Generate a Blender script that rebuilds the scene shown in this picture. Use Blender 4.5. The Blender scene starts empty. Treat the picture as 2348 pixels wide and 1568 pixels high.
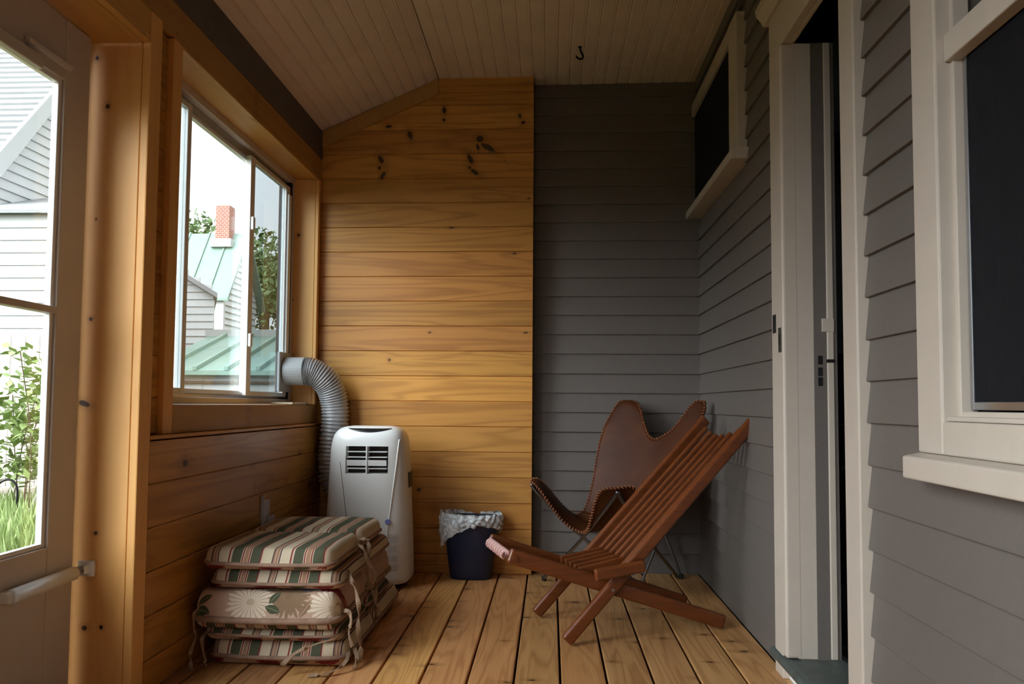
import bpy, bmesh, math, random
from mathutils import Vector, Matrix, noise
PI = math.pi
random.seed(7)
sc = bpy.context.scene
COL = sc.collection

# ------------------------------------------------------------------ node helpers
class NT:
    def __init__(s, name):
        s.m = bpy.data.materials.new(name); s.m.use_nodes = True
        s.t = s.m.node_tree; s.t.nodes.clear()
        s.out = s.n('ShaderNodeOutputMaterial')
        s.b = s.n('ShaderNodeBsdfPrincipled')
        s.l(s.b.outputs[0], s.out.inputs[0])
        s._tc = None
    def n(s, k, **kw):
        x = s.t.nodes.new(k)
        for a, v in kw.items(): setattr(x, a, v)
        return x
    def l(s, a, b): s.t.links.new(a, b)
    def put(s, v, sock):
        if isinstance(v, bpy.types.NodeSocket): s.l(v, sock)
        elif v is not None: sock.default_value = v
    def m_(s, op, a, b=None, c=None, clamp=False):
        x = s.n('ShaderNodeMath', operation=op, use_clamp=clamp)
        for i, v in enumerate((a, b, c)):
            if v is not None: s.put(v, x.inputs[i])
        return x.outputs[0]
    def xyz(s, uv=False):
        tc = s.n('ShaderNodeTexCoord')
        sp = s.n('ShaderNodeSeparateXYZ'); s.l(tc.outputs['UV' if uv else 'Object'], sp.inputs[0])
        return tc.outputs['UV' if uv else 'Object'], sp.outputs[0], sp.outputs[1], sp.outputs[2]
    def comb(s, x, y, z=0.0):
        c = s.n('ShaderNodeCombineXYZ')
        for i, v in enumerate((x, y, z)): s.put(v, c.inputs[i])
        return c.outputs[0]
    def noise(s, vec, scale=5, detail=4, rough=.5, dist=0.0):
        x = s.n('ShaderNodeTexNoise'); s.put(vec, x.inputs['Vector'])
        x.inputs['Scale'].default_value = scale; x.inputs['Detail'].default_value = detail
        x.inputs['Roughness'].default_value = rough; x.inputs['Distortion'].default_value = dist
        return x.outputs['Fac']
    def wn(s, v):
        x = s.n('ShaderNodeTexWhiteNoise', noise_dimensions='1D'); s.put(v, x.inputs['W'])
        sp = s.n('ShaderNodeSeparateColor'); s.l(x.outputs['Color'], sp.inputs[0])
        return sp.outputs
    def mix(s, f, a, b, mode='MIX'):
        x = s.n('ShaderNodeMix', data_type='RGBA', blend_type=mode)
        s.put(f, x.inputs[0])
        for v, i in ((a, 6), (b, 7)):
            if isinstance(v, tuple) and len(v) == 3: v = (*v, 1)
            s.put(v, x.inputs[i])
        return x.outputs[2]
    def ramp(s, f, stops, const=False):
        x = s.n('ShaderNodeValToRGB'); e = x.color_ramp.elements
        if const: x.color_ramp.interpolation = 'CONSTANT'
        while len(e) < len(stops): e.new(.5)
        for i, (p, c) in enumerate(stops):
            e[i].position = p; e[i].color = (*c, 1) if len(c) == 3 else c
        s.put(f, x.inputs[0]); return x.outputs[0]
    def sstep(s, v, a, b):
        x = s.n('ShaderNodeMapRange', interpolation_type='SMOOTHSTEP'); s.put(v, x.inputs[0])
        x.inputs[1].default_value = a; x.inputs[2].default_value = b
        return x.outputs[0]
    def bump(s, h, strength=.2, dist=.003):
        x = s.n('ShaderNodeBump'); s.put(h, x.inputs['Height'])
        x.inputs['Strength'].default_value = strength; x.inputs['Distance'].default_value = dist
        s.l(x.outputs[0], s.b.inputs['Normal'])
    def set(s, col=None, rough=None, metal=None, spec=None, alpha=None):
        if col is not None:
            if isinstance(col, tuple) and len(col) == 3: col = (*col, 1)
            s.put(col, s.b.inputs['Base Color'])
        if rough is not None: s.put(rough, s.b.inputs['Roughness'])
        if metal is not None: s.put(metal, s.b.inputs['Metallic'])
        if spec is not None: s.put(spec, s.b.inputs['Specular IOR Level'])
        if alpha is not None: s.put(alpha, s.b.inputs['Alpha'])
        return s.m

def plain(name, col, rough=.5, metal=0.0, var=.12, nscale=18, bump=0.0, spec=.5):
    t = NT(name); v, x, y, z = t.xyz()
    n = t.noise(v, nscale, 5, .6)
    c2 = tuple(max(0, c*(1-2*var)) for c in col)
    c = t.mix(n, c2, tuple(min(1, a*(1+var)) for a in col))
    if bump: t.bump(t.noise(v, nscale*3, 4), bump, .002)
    return t.set(c, rough, metal, spec)

def wood(name, base, dark, along='Y', bax=None, pitch=.1235, b0=0.0, ring=.45, knots=.5, rough=.42,
         vary=.25, sa=.7, sc_=9.0, hue=.0, fiber=.35, K=26, bump=.15, kal=5.0, kac=8.1, xk=()):
    t = NT(name); v, x, y, z = t.xyz(); C = {'X': x, 'Y': y, 'Z': z}
    al = C[along]; oth = [C[a] for a in 'XYZ' if a != along]
    if bax: idn = t.m_('FLOOR', t.m_('DIVIDE', t.m_('SUBTRACT', C[bax], b0), pitch))
    else: idn = 3.0
    w = t.wn(idn); w2 = t.wn(t.m_('ADD', idn, 91.7)) if bax else t.wn(17.3)
    off = t.m_('MULTIPLY', w[0], 40.0); off2 = t.m_('MULTIPLY', w[1], 23.0)
    vec = t.comb(t.m_('ADD', t.m_('MULTIPLY', al, sa), off), t.m_('ADD', t.m_('MULTIPLY', oth[0], sc_), off2), t.m_('MULTIPLY', oth[1], sc_))
    n = t.noise(vec, 1.0, 2, .45, .5)
    rg = t.m_('MULTIPLY_ADD', t.m_('SINE', t.m_('MULTIPLY', n, float(K)*2)), .5, .5)
    rg = t.m_('POWER', rg, 2.2)
    fv = t.comb(t.m_('ADD', t.m_('MULTIPLY', al, 5.0), off), t.m_('MULTIPLY', oth[0], 170.0), t.m_('MULTIPLY', oth[1], 170.0))
    fb = t.noise(fv, 1.0, 3, .6)
    broad = t.noise(t.comb(t.m_('ADD', t.m_('MULTIPLY', al, 1.1), off2), t.m_('MULTIPLY', oth[0], 16.0), t.m_('MULTIPLY', oth[1], 16.0)), 1.0, 2, .5)
    f = t.m_('ADD', t.m_('MULTIPLY', rg, ring), t.m_('MULTIPLY', t.m_('SUBTRACT', fb, .35), fiber))
    f = t.m_('ADD', f, t.m_('MULTIPLY', t.m_('SUBTRACT', broad, .45), 1.3*ring+.2), clamp=True)
    c = t.mix(f, base, dark)
    br = t.m_('ADD', t.m_('MULTIPLY', w2[0], vary), 1.0-vary*.6)
    c = t.mix(1.0, c, t.comb(br, t.m_('MULTIPLY', br, t.m_('ADD', t.m_('MULTIPLY', w2[1], vary*.35), 1.0-vary*.17)), t.m_('MULTIPLY', br, t.m_('ADD', t.m_('MULTIPLY', w2[2], vary*.6), 1.0-vary*.3))), 'MULTIPLY')
    if knots:
        vo = t.n('ShaderNodeTexVoronoi', voronoi_dimensions='2D'); vo.inputs['Scale'].default_value = 1.0
        acr = C[bax] if bax else oth[0]
        wob = t.m_('MULTIPLY', t.noise(v, 30, 2), .12)
        t.l(t.comb(t.m_('ADD', t.m_('MULTIPLY', al, kal), off), t.m_('ADD', t.m_('MULTIPLY', acr, kac), off2)), vo.inputs['Vector'])
        sp = t.n('ShaderNodeSeparateColor'); t.l(vo.outputs['Color'], sp.inputs[0])
        sel = t.m_('LESS_THAN', sp.outputs[0], knots)
        size = t.m_('MULTIPLY_ADD', sp.outputs[1], .09, .05)
        d = t.m_('DIVIDE', t.m_('ADD', vo.outputs['Distance'], wob), t.m_('ADD', size, .06))
        k = t.m_('MULTIPLY', t.m_('SUBTRACT', 1.0, t.sstep(d, .55, 1.0)), sel)
        halo = t.m_('MULTIPLY', t.m_('SUBTRACT', 1.0, t.sstep(d, .8, 2.6)), t.m_('MULTIPLY', sel, .45))
        c = t.mix(halo, c, tuple(a*.55 for a in dark))
        c = t.mix(k, c, (.045, .018, .007))
    # single knots at their own places: (x, z, radius x, radius z, tilt)
    if xk:
        wk = t.m_('MULTIPLY', t.m_('SUBTRACT', t.noise(v, 60, 3), .5), .9)
        kk = None; hh = None
        for kx, kz, ra, rb, an in xk:
            ca, sa_ = math.cos(an), math.sin(an)
            dx = t.m_('SUBTRACT', x, kx); dz = t.m_('SUBTRACT', z, kz)
            p = t.m_('DIVIDE', t.m_('ADD', t.m_('MULTIPLY', dx, ca), t.m_('MULTIPLY', dz, sa_)), ra*1.2)
            q = t.m_('DIVIDE', t.m_('SUBTRACT', t.m_('MULTIPLY', dz, ca), t.m_('MULTIPLY', dx, sa_)), rb)
            d = t.m_('SQRT', t.m_('ADD', t.m_('MULTIPLY', p, p), t.m_('MULTIPLY', q, q)))
            kk = d if kk is None else t.m_('MINIMUM', kk, d)
        dd = t.m_('ADD', kk, wk)
        c = t.mix(t.m_('MULTIPLY', t.m_('SUBTRACT', 1.0, t.sstep(dd, .9, 3.2)), .38), c, tuple(a*.7 for a in dark))
        c = t.mix(t.m_('MULTIPLY', t.m_('SUBTRACT', 1.0, t.sstep(dd, .65, 1.15)), .95), c, (.035, .013, .006))
    t.bump(f, bump, .0015)
    r = t.m_('MULTIPLY_ADD', fb, .25, rough-.1)
    return t.set(c, r)

# ------------------------------------------------------------------ palette
PINE, PINED = (.62, .280, .058), (.33, .122, .020)
M = {}
M['pine_x'] = wood('pine_boards_back', PINE, PINED, 'X', 'Z', .1235, .091, knots=.0, vary=.3, rough=.45, xk=[(-.708, 2.165, .0106, .0255, .3), (-.536, 2.289, .0085, .0213, .1), (-.537, 2.24, .0064, .0085, 0), (-.357, 2.142, .0149, .0191, .2), (-.317, 2.098, .034, .0149, -.5), (-.365, 2.1, .0064, .017, .2), (-.404, 2.041, .0106, .0277, .4), (-.406, 1.997, .0064, .0085, 0), (-.381, 1.975, .0234, .0106, -.6), (-.854, 2.042, .0106, .0255, .5), (-.86, 2.0, .0064, .0106, 0), (-.842, 1.962, .0085, .0213, -.5), (-.157, 2.254, .0064, .0128, .2), (-.14, 2.221, .0106, .0085, .4), (-.817, 2.211, .0149, .0085, 0), (-.864, 2.252, .017, .0064, .2), (-.494, 1.695, .0128, .0043, 0), (-.179, 1.564, .0085, .0043, 0), (-.795, 1.036, .0064, .0064, 0), (-.64, .402, .0085, .0085, 0), (-.596, 1.173, .0064, .0043, 0), (-.111, 1.838, .0064, .0043, 0), (-.122, 1.172, .0085, .0043, 0)])
M['pine_y'] = wood('pine_boards_left', PINE, PINED, 'Y', 'Z', .1235, .091, knots=.10, vary=.35, rough=.36)
M['pine_post'] = wood('pine_post', (.90, .46, .155), (.60, .24, .055), 'Z', None, knots=0, xk=[(-1.285, .814, .0145, .0082, -.35), (-1.283, 1.790, .0047, .0071, 0), (-1.248, 1.651, .0059, .0082, 0), (-1.275, 1.049, .0047, .0059, 0), (-1.239, .461, .0047, .0047, 0), (-1.262, .205, .0071, .0071, 0), (-1.215, .208, .0047, .0059, 0), (-1.27, 1.329, .0024, .0035, 0)], ring=.12, rough=.5, fiber=.2, sc_=5)
M['pine_post_y'] = wood('pine_lintel', (.68, .35, .10), (.44, .18, .045), 'Y', None, knots=.14, ring=.15, rough=.5, fiber=.2, sc_=5)
M['pine_beam'] = wood('pine_beam', (.50, .25, .075), (.34, .15, .04), 'Y', None, knots=.12, ring=.2, rough=.5)
M['deck'] = wood('cedar_decking', (.62, .320, .125), (.30, .118, .034), 'Y', 'X', .139, -.105, knots=.30, ring=.42, rough=.40, vary=.42, sa=.9, sc_=9, K=34, fiber=.5, kal=11.0, kac=4.6)
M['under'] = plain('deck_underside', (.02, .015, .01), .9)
M['teak'] = wood('oiled_hardwood', (.19, .048, .011), (.065, .015, .0045), 'X', None, knots=0, ring=.3, rough=.33, sc_=20)
M['siding'] = plain('grey_siding_paint', (.140, .122, .110), .45, var=.05, nscale=40, bump=.25)
M['beamgrey'] = plain('dark_grey_beam_paint', (.12, .104, .104), .6, var=.1, nscale=20, bump=.2)
M['trim'] = plain('cream_trim_paint', (.52, .455, .385), .42, var=.06, nscale=14, bump=.3)
M['white'] = plain('white_frame_paint', (.80, .80, .79), .35, var=.02)
M['doorpaint'] = plain('storm_door_paint', (.60, .53, .48), .4, var=.04)
M['stone'] = plain('threshold_paint', (.085, .10, .09), .5, var=.3, nscale=25, bump=.4)
M['teal'] = plain('weathered_teal_paint', (.08, .10, .105), .5, var=.35, nscale=40)
M['black'] = plain('black_rubber_and_gaps', (.008, .008, .009), .5)
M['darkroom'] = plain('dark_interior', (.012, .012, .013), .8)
M['stairpaint'] = plain('stair_paint', (.05, .047, .047), .7)
M['steel'] = plain('brushed_steel', (.45, .46, .48), .3, 1.0, var=.05)
M['rod'] = plain('dark_steel_rod', (.26, .27, .285), .30, 1.0, var=.08)
M['iron'] = plain('black_iron', (.01, .009, .009), .45, .6)
M['brass'] = plain('worn_plate', (.10, .095, .08), .45, .7, var=.3, nscale=60)
M['acwhite'] = plain('white_plastic', (.80, .81, .80), .28, var=.015, nscale=6)
M['acgrey'] = plain('grey_plastic', (.42, .42, .43), .35, var=.03)
M['acdark'] = plain('dark_plastic', (.015, .016, .018), .25)
M['hose'] = plain('silver_grey_hose', (.50, .50, .515), .32, .35, var=.04)
M['bin'] = plain('navy_plastic', (.010, .016, .042), .35, var=.1)
M['blue'] = plain('blue_suction_cup', (.20, .25, .55), .15)
M['pink'] = plain('pink_cord', (.62, .36, .33), .7, var=.15, nscale=80)
M['paper'] = plain('pale_wood_scrap', (.82, .72, .55), .6, var=.06)
M['clearplastic'] = plain('translucent_plastic', (.55, .55, .56), .2)
M['grass'] = plain('lawn', (.12, .145, .06), .9, var=.4, nscale=6)
M['leaf'] = plain('shrub_leaf', (.34, .44, .15), .6, var=.3, nscale=9)
M['leafdk'] = plain('tree_leaf', (.13, .21, .07), .7, var=.3, nscale=5)
M['bark'] = plain('bark', (.16, .11, .07), .9, var=.3)
M['brick'] = None
M['lumber'] = plain('weathered_lumber', (.50, .42, .36), .8, var=.25)
M['housewhite'] = plain('white_house_paint', (.50, .50, .49), .6, var=.04, nscale=2)
M['shingle'] = plain('pale_roof_shingle', (.27, .27, .27), .8, var=.12, nscale=3)
M['greenroof'] = plain('green_metal_roof', (.19, .30, .24), .5, var=.04, nscale=2)
M['tanshingle'] = plain('tan_shingle', (.52, .45, .36), .8, var=.1)
M['fence'] = plain('pale_fence', (.52, .46, .40), .8, var=.08, nscale=4)

def brick():
    t = NT('red_brick'); v, x, y, z = t.xyz()
    b = t.n('ShaderNodeTexBrick'); t.l(t.comb(t.m_('ADD', x, y), z), b.inputs['Vector'])
    b.inputs['Scale'].default_value = 4.0; b.inputs['Mortar Size'].default_value = .02
    b.inputs['Color1'].default_value = (.42, .13, .08, 1); b.inputs['Color2'].default_value = (.30, .10, .07, 1)
    b.inputs['Mortar'].default_value = (.55, .5, .45, 1)
    return t.set(b.outputs['Color'], .85)
M['brick'] = brick()

def glass(name, tint=(1, 1, 1), refl=1.0):
    t = NT(name); t.t.nodes.remove(t.b)
    tr = t.n('ShaderNodeBsdfTransparent'); tr.inputs[0].default_value = (*tint, 1)
    gl = t.n('ShaderNodeBsdfGlossy'); gl.inputs['Roughness'].default_value = .01
    gl.inputs['Color'].default_value = (refl, refl, refl, 1)
    lw = t.n('ShaderNodeLayerWeight'); lw.inputs[0].default_value = .5
    fr = t.m_('MULTIPLY_ADD', t.m_('POWER', lw.outputs['Facing'], 5.0), .96, .04)
    mx = t.n('ShaderNodeMixShader'); t.l(fr, mx.inputs[0]); t.l(tr.outputs[0], mx.inputs[1]); t.l(gl.outputs[0], mx.inputs[2])
    t.l(mx.outputs[0], t.out.inputs[0]); return t.m
M['glass'] = glass('clear_glass', (.96, .98, .97))
M['glass2'] = glass('double_glass_with_screen', (.62, .66, .66))
def screen():
    t = NT('insect_screen'); 
    tr = t.n('ShaderNodeBsdfTransparent')
    mx = t.n('ShaderNodeMixShader'); mx.inputs[0].default_value = .82
    t.set((.010, .010, .013), .7, spec=.2)
    t.l(tr.outputs[0], mx.inputs[1]); t.l(t.b.outputs[0], mx.inputs[2]); t.l(mx.outputs[0], t.out.inputs[0]); return t.m
M['screen'] = screen()
def liner():
    t = NT('clear_bag_film'); v, x, y, z = t.xyz()
    tr = t.n('ShaderNodeBsdfTransparent'); tr.inputs[0].default_value = (.9, .93, .95, 1)
    n = t.noise(v, 24, 5, .65, 1.5)
    t.set((.84, .88, .90), .25)
    t.bump(t.noise(v, 22, 5, .6, 1.5), .8, .006)
    f = t.m_('MULTIPLY_ADD', t.sstep(n, .40, .62), .50, .42)
    mx = t.n('ShaderNodeMixShader'); t.l(f, mx.inputs[0])
    t.l(tr.outputs[0], mx.inputs[1]); t.l(t.b.outputs[0], mx.inputs[2]); t.l(mx.outputs[0], t.out.inputs[0]); return t.m
M['liner'] = liner()
def leather():
    t = NT('brown_leather'); v, x, y, z = t.xyz()
    n = t.noise(v, 5, 5, .6); n2 = t.noise(v, 160, 3, .6)
    c = t.ramp(n, [(.3, (.040, .011, .003)), (.55, (.065, .018, .005)), (.75, (.10, .030, .008))])
    t.bump(n2, .25, .001)
    return t.set(c, .5, spec=.16)
M['leather'] = leather()
M['stitch'] = plain('leather_lacing', (.30, .10, .035), .35, var=.3, nscale=200)

# fabric: stripes across u (metres, stored in UV), period .195
def stripes(name):
    t = NT(name); v, u, w, _ = t.xyz(uv=True)
    wob = t.m_('MULTIPLY', t.m_('SUBTRACT', t.noise(t.comb(u, w), 9, 2), .5), .004)
    f = t.m_('FRACT', t.m_('DIVIDE', t.m_('ADD', t.m_('ADD', u, wob), 2.0), .195))
    G, Rd, T, Cr, Pk, Dk = (.072, .082, .046), (.20, .022, .02), (.34, .20, .12), (.62, .52, .37), (.60, .40, .30), (.07, .045, .05)
    st = [(0, G), (.155, Cr), (.165, Rd), (.185, Pk), (.20, T), (.265, Pk), (.275, Rd), (.295, Cr), (.305, G), (.46, Rd), (.478, Pk), (.50, Cr),
          (.655, Dk), (.675, T), (.70, Pk), (.712, T), (.75, Pk), (.765, Dk), (.785, Cr), (.945, Rd), (.965, Pk), (.985, Cr)]
    c = t.ramp(f, st, True)
    we = t.noise(t.comb(t.m_('MULTIPLY', u, 900.0), t.m_('MULTIPLY', w, 900.0)), 1, 1)
    c = t.mix(t.m_('MULTIPLY', we, .25), c, tuple([.12, .09, .07]))
    big = t.noise(t.comb(u, w), 6, 2)
    t.bump(t.m_('ADD', t.m_('MULTIPLY', big, 6.0), we), .25, .002)
    return t.set(c, .85, spec=.2)
M['stripe'] = stripes('striped_fabric')

def floral(name, edge=False):
    t = NT(name); v, u, w, _ = t.xyz(uv=True)
    P = (.50, .34, .25)
    c = t.mix(t.noise(t.comb(u, w), 7, 3), (.46, .30, .22), (.56, .40, .30))
    nz = t.noise(t.comb(u, w), 40, 2)
    def flower(c, cx, cy, R, n, col, line, squash=1.0, ph=0.0):
        dx = t.m_('SUBTRACT', u, cx); dy = t.m_('DIVIDE', t.m_('SUBTRACT', w, cy), squash)
        r = t.m_('SQRT', t.m_('ADD', t.m_('MULTIPLY', dx, dx), t.m_('MULTIPLY', dy, dy)))
        th = t.m_('ARCTAN2', dy, dx)
        s1 = t.m_('ABSOLUTE', t.m_('SINE', t.m_('MULTIPLY_ADD', th, n/2.0, ph)))
        s2 = t.m_('ABSOLUTE', t.m_('SINE', t.m_('MULTIPLY_ADD', th, n*.31, ph+1.3)))
        lim = t.m_('MULTIPLY', t.m_('ADD', t.m_('MULTIPLY_ADD', s1, .30, .55), t.m_('MULTIPLY', s2, .22)), R)
        mask = t.m_('LESS_THAN', r, lim)
        edge = t.m_('GREATER_THAN', s1, .28)
        cc = t.mix(edge, line, col)
        cc = t.mix(t.m_('MULTIPLY', t.m_('LESS_THAN', r, R*.16), .6), cc, line)
        return t.mix(mask, c, cc)
    def leaf(c, cx, cy, L, W, ang, col, vein):
        ca, sa = math.cos(ang), math.sin(ang)
        dx = t.m_('SUBTRACT', u, cx); dy = t.m_('SUBTRACT', w, cy)
        a = t.m_('ADD', t.m_('MULTIPLY', dx, ca), t.m_('MULTIPLY', dy, sa))
        b = t.m_('ABSOLUTE', t.m_('SUBTRACT', t.m_('MULTIPLY', dy, ca), t.m_('MULTIPLY', dx, sa)))
        q = t.m_('DIVIDE', a, L)
        lim = t.m_('MULTIPLY', t.m_('SUBTRACT', 1.0, t.m_('MULTIPLY', q, q)), W)
        mask = t.m_('LESS_THAN', b, lim)
        cc = t.mix(t.m_('GREATER_THAN', b, W*.10), vein, col)
        return t.mix(mask, c, cc)
    Br, Wt, Rd, Gn, Bl = (.27, .17, .10), (.74, .62, .48), (.24, .025, .025), (.07, .085, .045), (.10, .15, .20)
    PX = .48
    # repeat every PX metres in u
    uu = t.m_('SUBTRACT', t.m_('MULTIPLY', t.m_('FRACT', t.m_('DIVIDE', t.m_('ADD', u, 3.36), PX)), PX), PX/2)
    u = uu
    if edge:
        for a, q in ((-.17, .020), (.02, .012), (.13, .018)): c = flower(c, a, q, .042, 14, Rd, (.10, .01, .01), .7, a*9)
        c = flower(c, -.07, .012, .030, 12, Gn, (.2, .2, .12), .6)
        c = flower(c, .075, .010, .025, 12, Bl, (.05, .08, .12), .7)
    else:
        c = flower(c, -.035, .072, .070, 26, Br, tuple(a*.8 for a in Br))
        c = leaf(c, .022, .034, .036, .011, 1.0, Br, P)
        c = flower(c, -.152, .050, .078, 22, Wt, (.42, .30, .20), .80)
        c = flower(c, .105, .048, .078, 22, Wt, (.45, .33, .23), .80, .7)
        for a, q in ((-.155, .128), (.085, .128), (-.09, .150), (.16, .145)): c = flower(c, a, q, .046, 14, Rd, (.10, .01, .01), .6, a*9)
        c = flower(c, .015, .125, .035, 16, Bl, (.05, .08, .12), .7)
        for cx, cy, L, W, an in ((-.078, .066, .026, .011, .9), (-.080, .030, .026, .013, -.3), (.182, .060, .026, .011, .5), (.180, .026, .028, .013, -.6), (-.10, .100, .018, .008, .2)):
            c = leaf(c, cx, cy, L, W, an, Gn, (.2, .2, .12))
    c = t.mix(t.m_('MULTIPLY', nz, .2), c, (.12, .08, .06))
    t.bump(t.noise(t.comb(u, w), 8, 2), .3, .004)
    return t.set(c, .85, spec=.2)
M['floral'] = floral('floral_fabric'); M['floral2'] = floral('floral_backing', True)
M['tie'] = plain('tan_tie_fabric', (.36, .24, .15), .85, var=.3, nscale=60)

# ------------------------------------------------------------------ mesh helpers
class MB:
    def __init__(s): s.v = []; s.f = []; s.uv = {}
    def box(s, x0, x1, y0, y1, z0, z1):
        b = len(s.v); x0, x1 = sorted((x0, x1)); y0, y1 = sorted((y0, y1)); z0, z1 = sorted((z0, z1))
        s.v += [(x, y, z) for z in (z0, z1) for y in (y0, y1) for x in (x0, x1)]
        s.f += [tuple(b+i for i in q) for q in ((0, 2, 3, 1), (4, 5, 7, 6), (0, 1, 5, 4), (2, 6, 7, 3), (0, 4, 6, 2), (1, 3, 7, 5))]
        return s
    def prism(s, prof, axis, a, b):
        """prof: list of 2D points (counter-clockwise), extruded along axis from a to b"""
        n = len(prof); base = len(s.v)
        for t in (a, b):
            for p, q in prof:
                s.v.append({'X': (t, p, q), 'Y': (p, t, q), 'Z': (p, q, t)}[axis])
        s.f.append(tuple(base+i for i in range(n))[::-1]); s.f.append(tuple(base+n+i for i in range(n)))
        for i in range(n):
            j = (i+1) % n; s.f.append((base+i, base+j, base+n+j, base+n+i))
        return s
    def bar(s, p, q, w, h, up=(0, 0, 1), ext=0.0):
        """rectangular bar from p to q, w sideways, h along up"""
        p, q = Vector(p), Vector(q); d = (q-p).normalized(); p = p-d*ext; q = q+d*ext
        side = d.cross(Vector(up)).normalized(); u = side.cross(d).normalized(); b = len(s.v)
        for c in (p, q):
            for a, e in ((-1, -1), (1, -1), (1, 1), (-1, 1)):
                s.v.append(tuple(c+side*(w/2*a)+u*(h/2*e)))
        s.f += [(b, b+3, b+2, b+1), (b+4, b+5, b+6, b+7)] + [(b+i, b+(i+1) % 4, b+4+(i+1) % 4, b+4+i) for i in range(4)]
        return s
    def tube(s, pts, r, seg=12, cap=True):
        pts = [Vector(p) for p in pts]; n = len(pts); b = len(s.v)
        rr = r if callable(r) else (lambda i: r)
        t0 = (pts[1]-pts[0]).normalized()
        a = Vector((0, 0, 1)) if abs(t0.z) < .9 else Vector((1, 0, 0))
        nrm = t0.cross(a).normalized()
        for i, p in enumerate(pts):
            t = (pts[min(i+1, n-1)]-pts[max(i-1, 0)]).normalized()
            nrm = (nrm - t*nrm.dot(t)).normalized(); bn = t.cross(nrm)
            R = rr(i)
            for k in range(seg):
                an = 2*PI*k/seg; s.v.append(tuple(p+(nrm*math.cos(an)+bn*math.sin(an))*R))
        for i in range(n-1):
            for k in range(seg):
                k2 = (k+1) % seg
                s.f.append((b+i*seg+k, b+i*seg+k2, b+(i+1)*seg+k2, b+(i+1)*seg+k))
        if cap:
            s.f.append(tuple(b+k for k in range(seg))[::-1]); s.f.append(tuple(b+(n-1)*seg+k for k in range(seg)))
        return s
    def ribbon(s, pts, w, th=.0015, side=None):
        """flat strip with thickness along pts"""
        pts = [Vector(p) for p in pts]; n = len(pts); b = len(s.v)
        for i, p in enumerate(pts):
            t = (pts[min(i+1, n-1)]-pts[max(i-1, 0)]).normalized()
            sd = Vector(side[i % len(side)]) if side else Vector((1, 0, 0))
            sd = (sd - t*sd.dot(t)).normalized(); nn = t.cross(sd)
            for a, e in ((-1, -1), (1, -1), (1, 1), (-1, 1)): s.v.append(tuple(p+sd*(w/2*a)+nn*(th/2*e)))
        for i in range(n-1):
            for k in range(4):
                s.f.append((b+i*4+k, b+i*4+(k+1) % 4, b+i*4+4+(k+1) % 4, b+i*4+4+k))
        s.f.append((b+3, b+2, b+1, b)); m = b+(n-1)*4; s.f.append((m, m+1, m+2, m+3))
        return s
    def grid(s, rows, closed=False):
        b = len(s.v); R = len(rows); Cn = len(rows[0])
        for r in rows: s.v += [tuple(p) for p in r]
        for i in range(R-1):
            for j in range(Cn if closed else Cn-1):
                k = (j+1) % Cn
                s.f.append((b+i*Cn+j, b+i*Cn+k, b+(i+1)*Cn+k, b+(i+1)*Cn+j))
        return s
    def cap(s, start, n, flip=False):
        q = tuple(range(start, start+n)); s.f.append(q[::-1] if flip else q)
    def sphere(s, c, r, sx=1, sy=1, sz=1, seg=10):
        c = Vector(c); b = len(s.v); rn = seg//2
        rows = []
        for i in range(rn+1):
            ph = PI*i/rn
            rows.append([(c.x+r*sx*math.sin(ph)*math.cos(2*PI*j/seg), c.y+r*sy*math.sin(ph)*math.sin(2*PI*j/seg), c.z+r*sz*math.cos(ph)) for j in range(seg)])
        return s.grid(rows, True)
    def build(s, name, mat, parent=None, bevel=0, smooth=False, seg=2, mod=None, solid=0):
        me = bpy.data.meshes.new(name); me.from_pydata([tuple(v) for v in s.v], [], s.f)
        mats = mat if isinstance(mat, (list, tuple)) else [mat]
        for m in mats: me.materials.append(m)
        bm = bmesh.new(); bm.from_mesh(me); bmesh.ops.recalc_face_normals(bm, faces=bm.faces); bm.to_mesh(me); bm.free()
        o = bpy.data.objects.new(name, me); COL.objects.link(o)
        if parent is not None:
            o.parent = parent; o.matrix_parent_inverse = Matrix.Identity(4)
        if smooth:
            for p in me.polygons: p.use_smooth = True
        if solid:
            md = o.modifiers.new('t', 'SOLIDIFY'); md.thickness = solid; md.offset = 0
        if bevel:
            md = o.modifiers.new('b', 'BEVEL'); md.width = bevel; md.segments = seg; md.limit_method = 'ANGLE'; md.angle_limit = math.radians(40)
        return o

def struct(o): o['kind'] = 'structure'; return o
def thing(name, label, cat, group=None, loc=(0, 0, 0), rz=0.0):
    o = bpy.data.objects.new(name, None); COL.objects.link(o); o.empty_display_size = .1
    o.location = loc; o.rotation_euler = (0, 0, rz); return tag(o, label, cat, group)
def tag(o, label, cat, group=None, kind=None):
    o['label'] = label; o['category'] = cat
    if group: o['group'] = group
    if kind: o['kind'] = kind
    return o
def bez(P, n=24):
    """Catmull-Rom through points"""
    P = [Vector(p) for p in P]; Q = [P[0]*2-P[1]]+P+[P[-1]*2-P[-2]]; out = []
    for i in range(1, len(Q)-2):
        m = n if i < len(Q)-3 else n+1
        for k in range(m):
            t = k/n; a, b, c, d = Q[i-1], Q[i], Q[i+1], Q[i+2]
            out.append(.5*((2*b)+(c-a)*t+(2*a-5*b+4*c-d)*t*t+(3*b-a-3*c+d)*t**3))
    return out

# ------------------------------------------------------------------ dimensions
XC = -1.150   # inner face of casings / beams, left wall
XW = -1.130   # wainscot face
XO = -1.290   # door / window plane
YB, YG = 3.480, 3.560   # pine end wall, grey end wall
ZC = 2.452    # flat ceiling
XR = .730     # right wall siding drip edges
YN = -1.9     # wall behind the camera
PITCH, Z0 = .1235, .091

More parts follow.
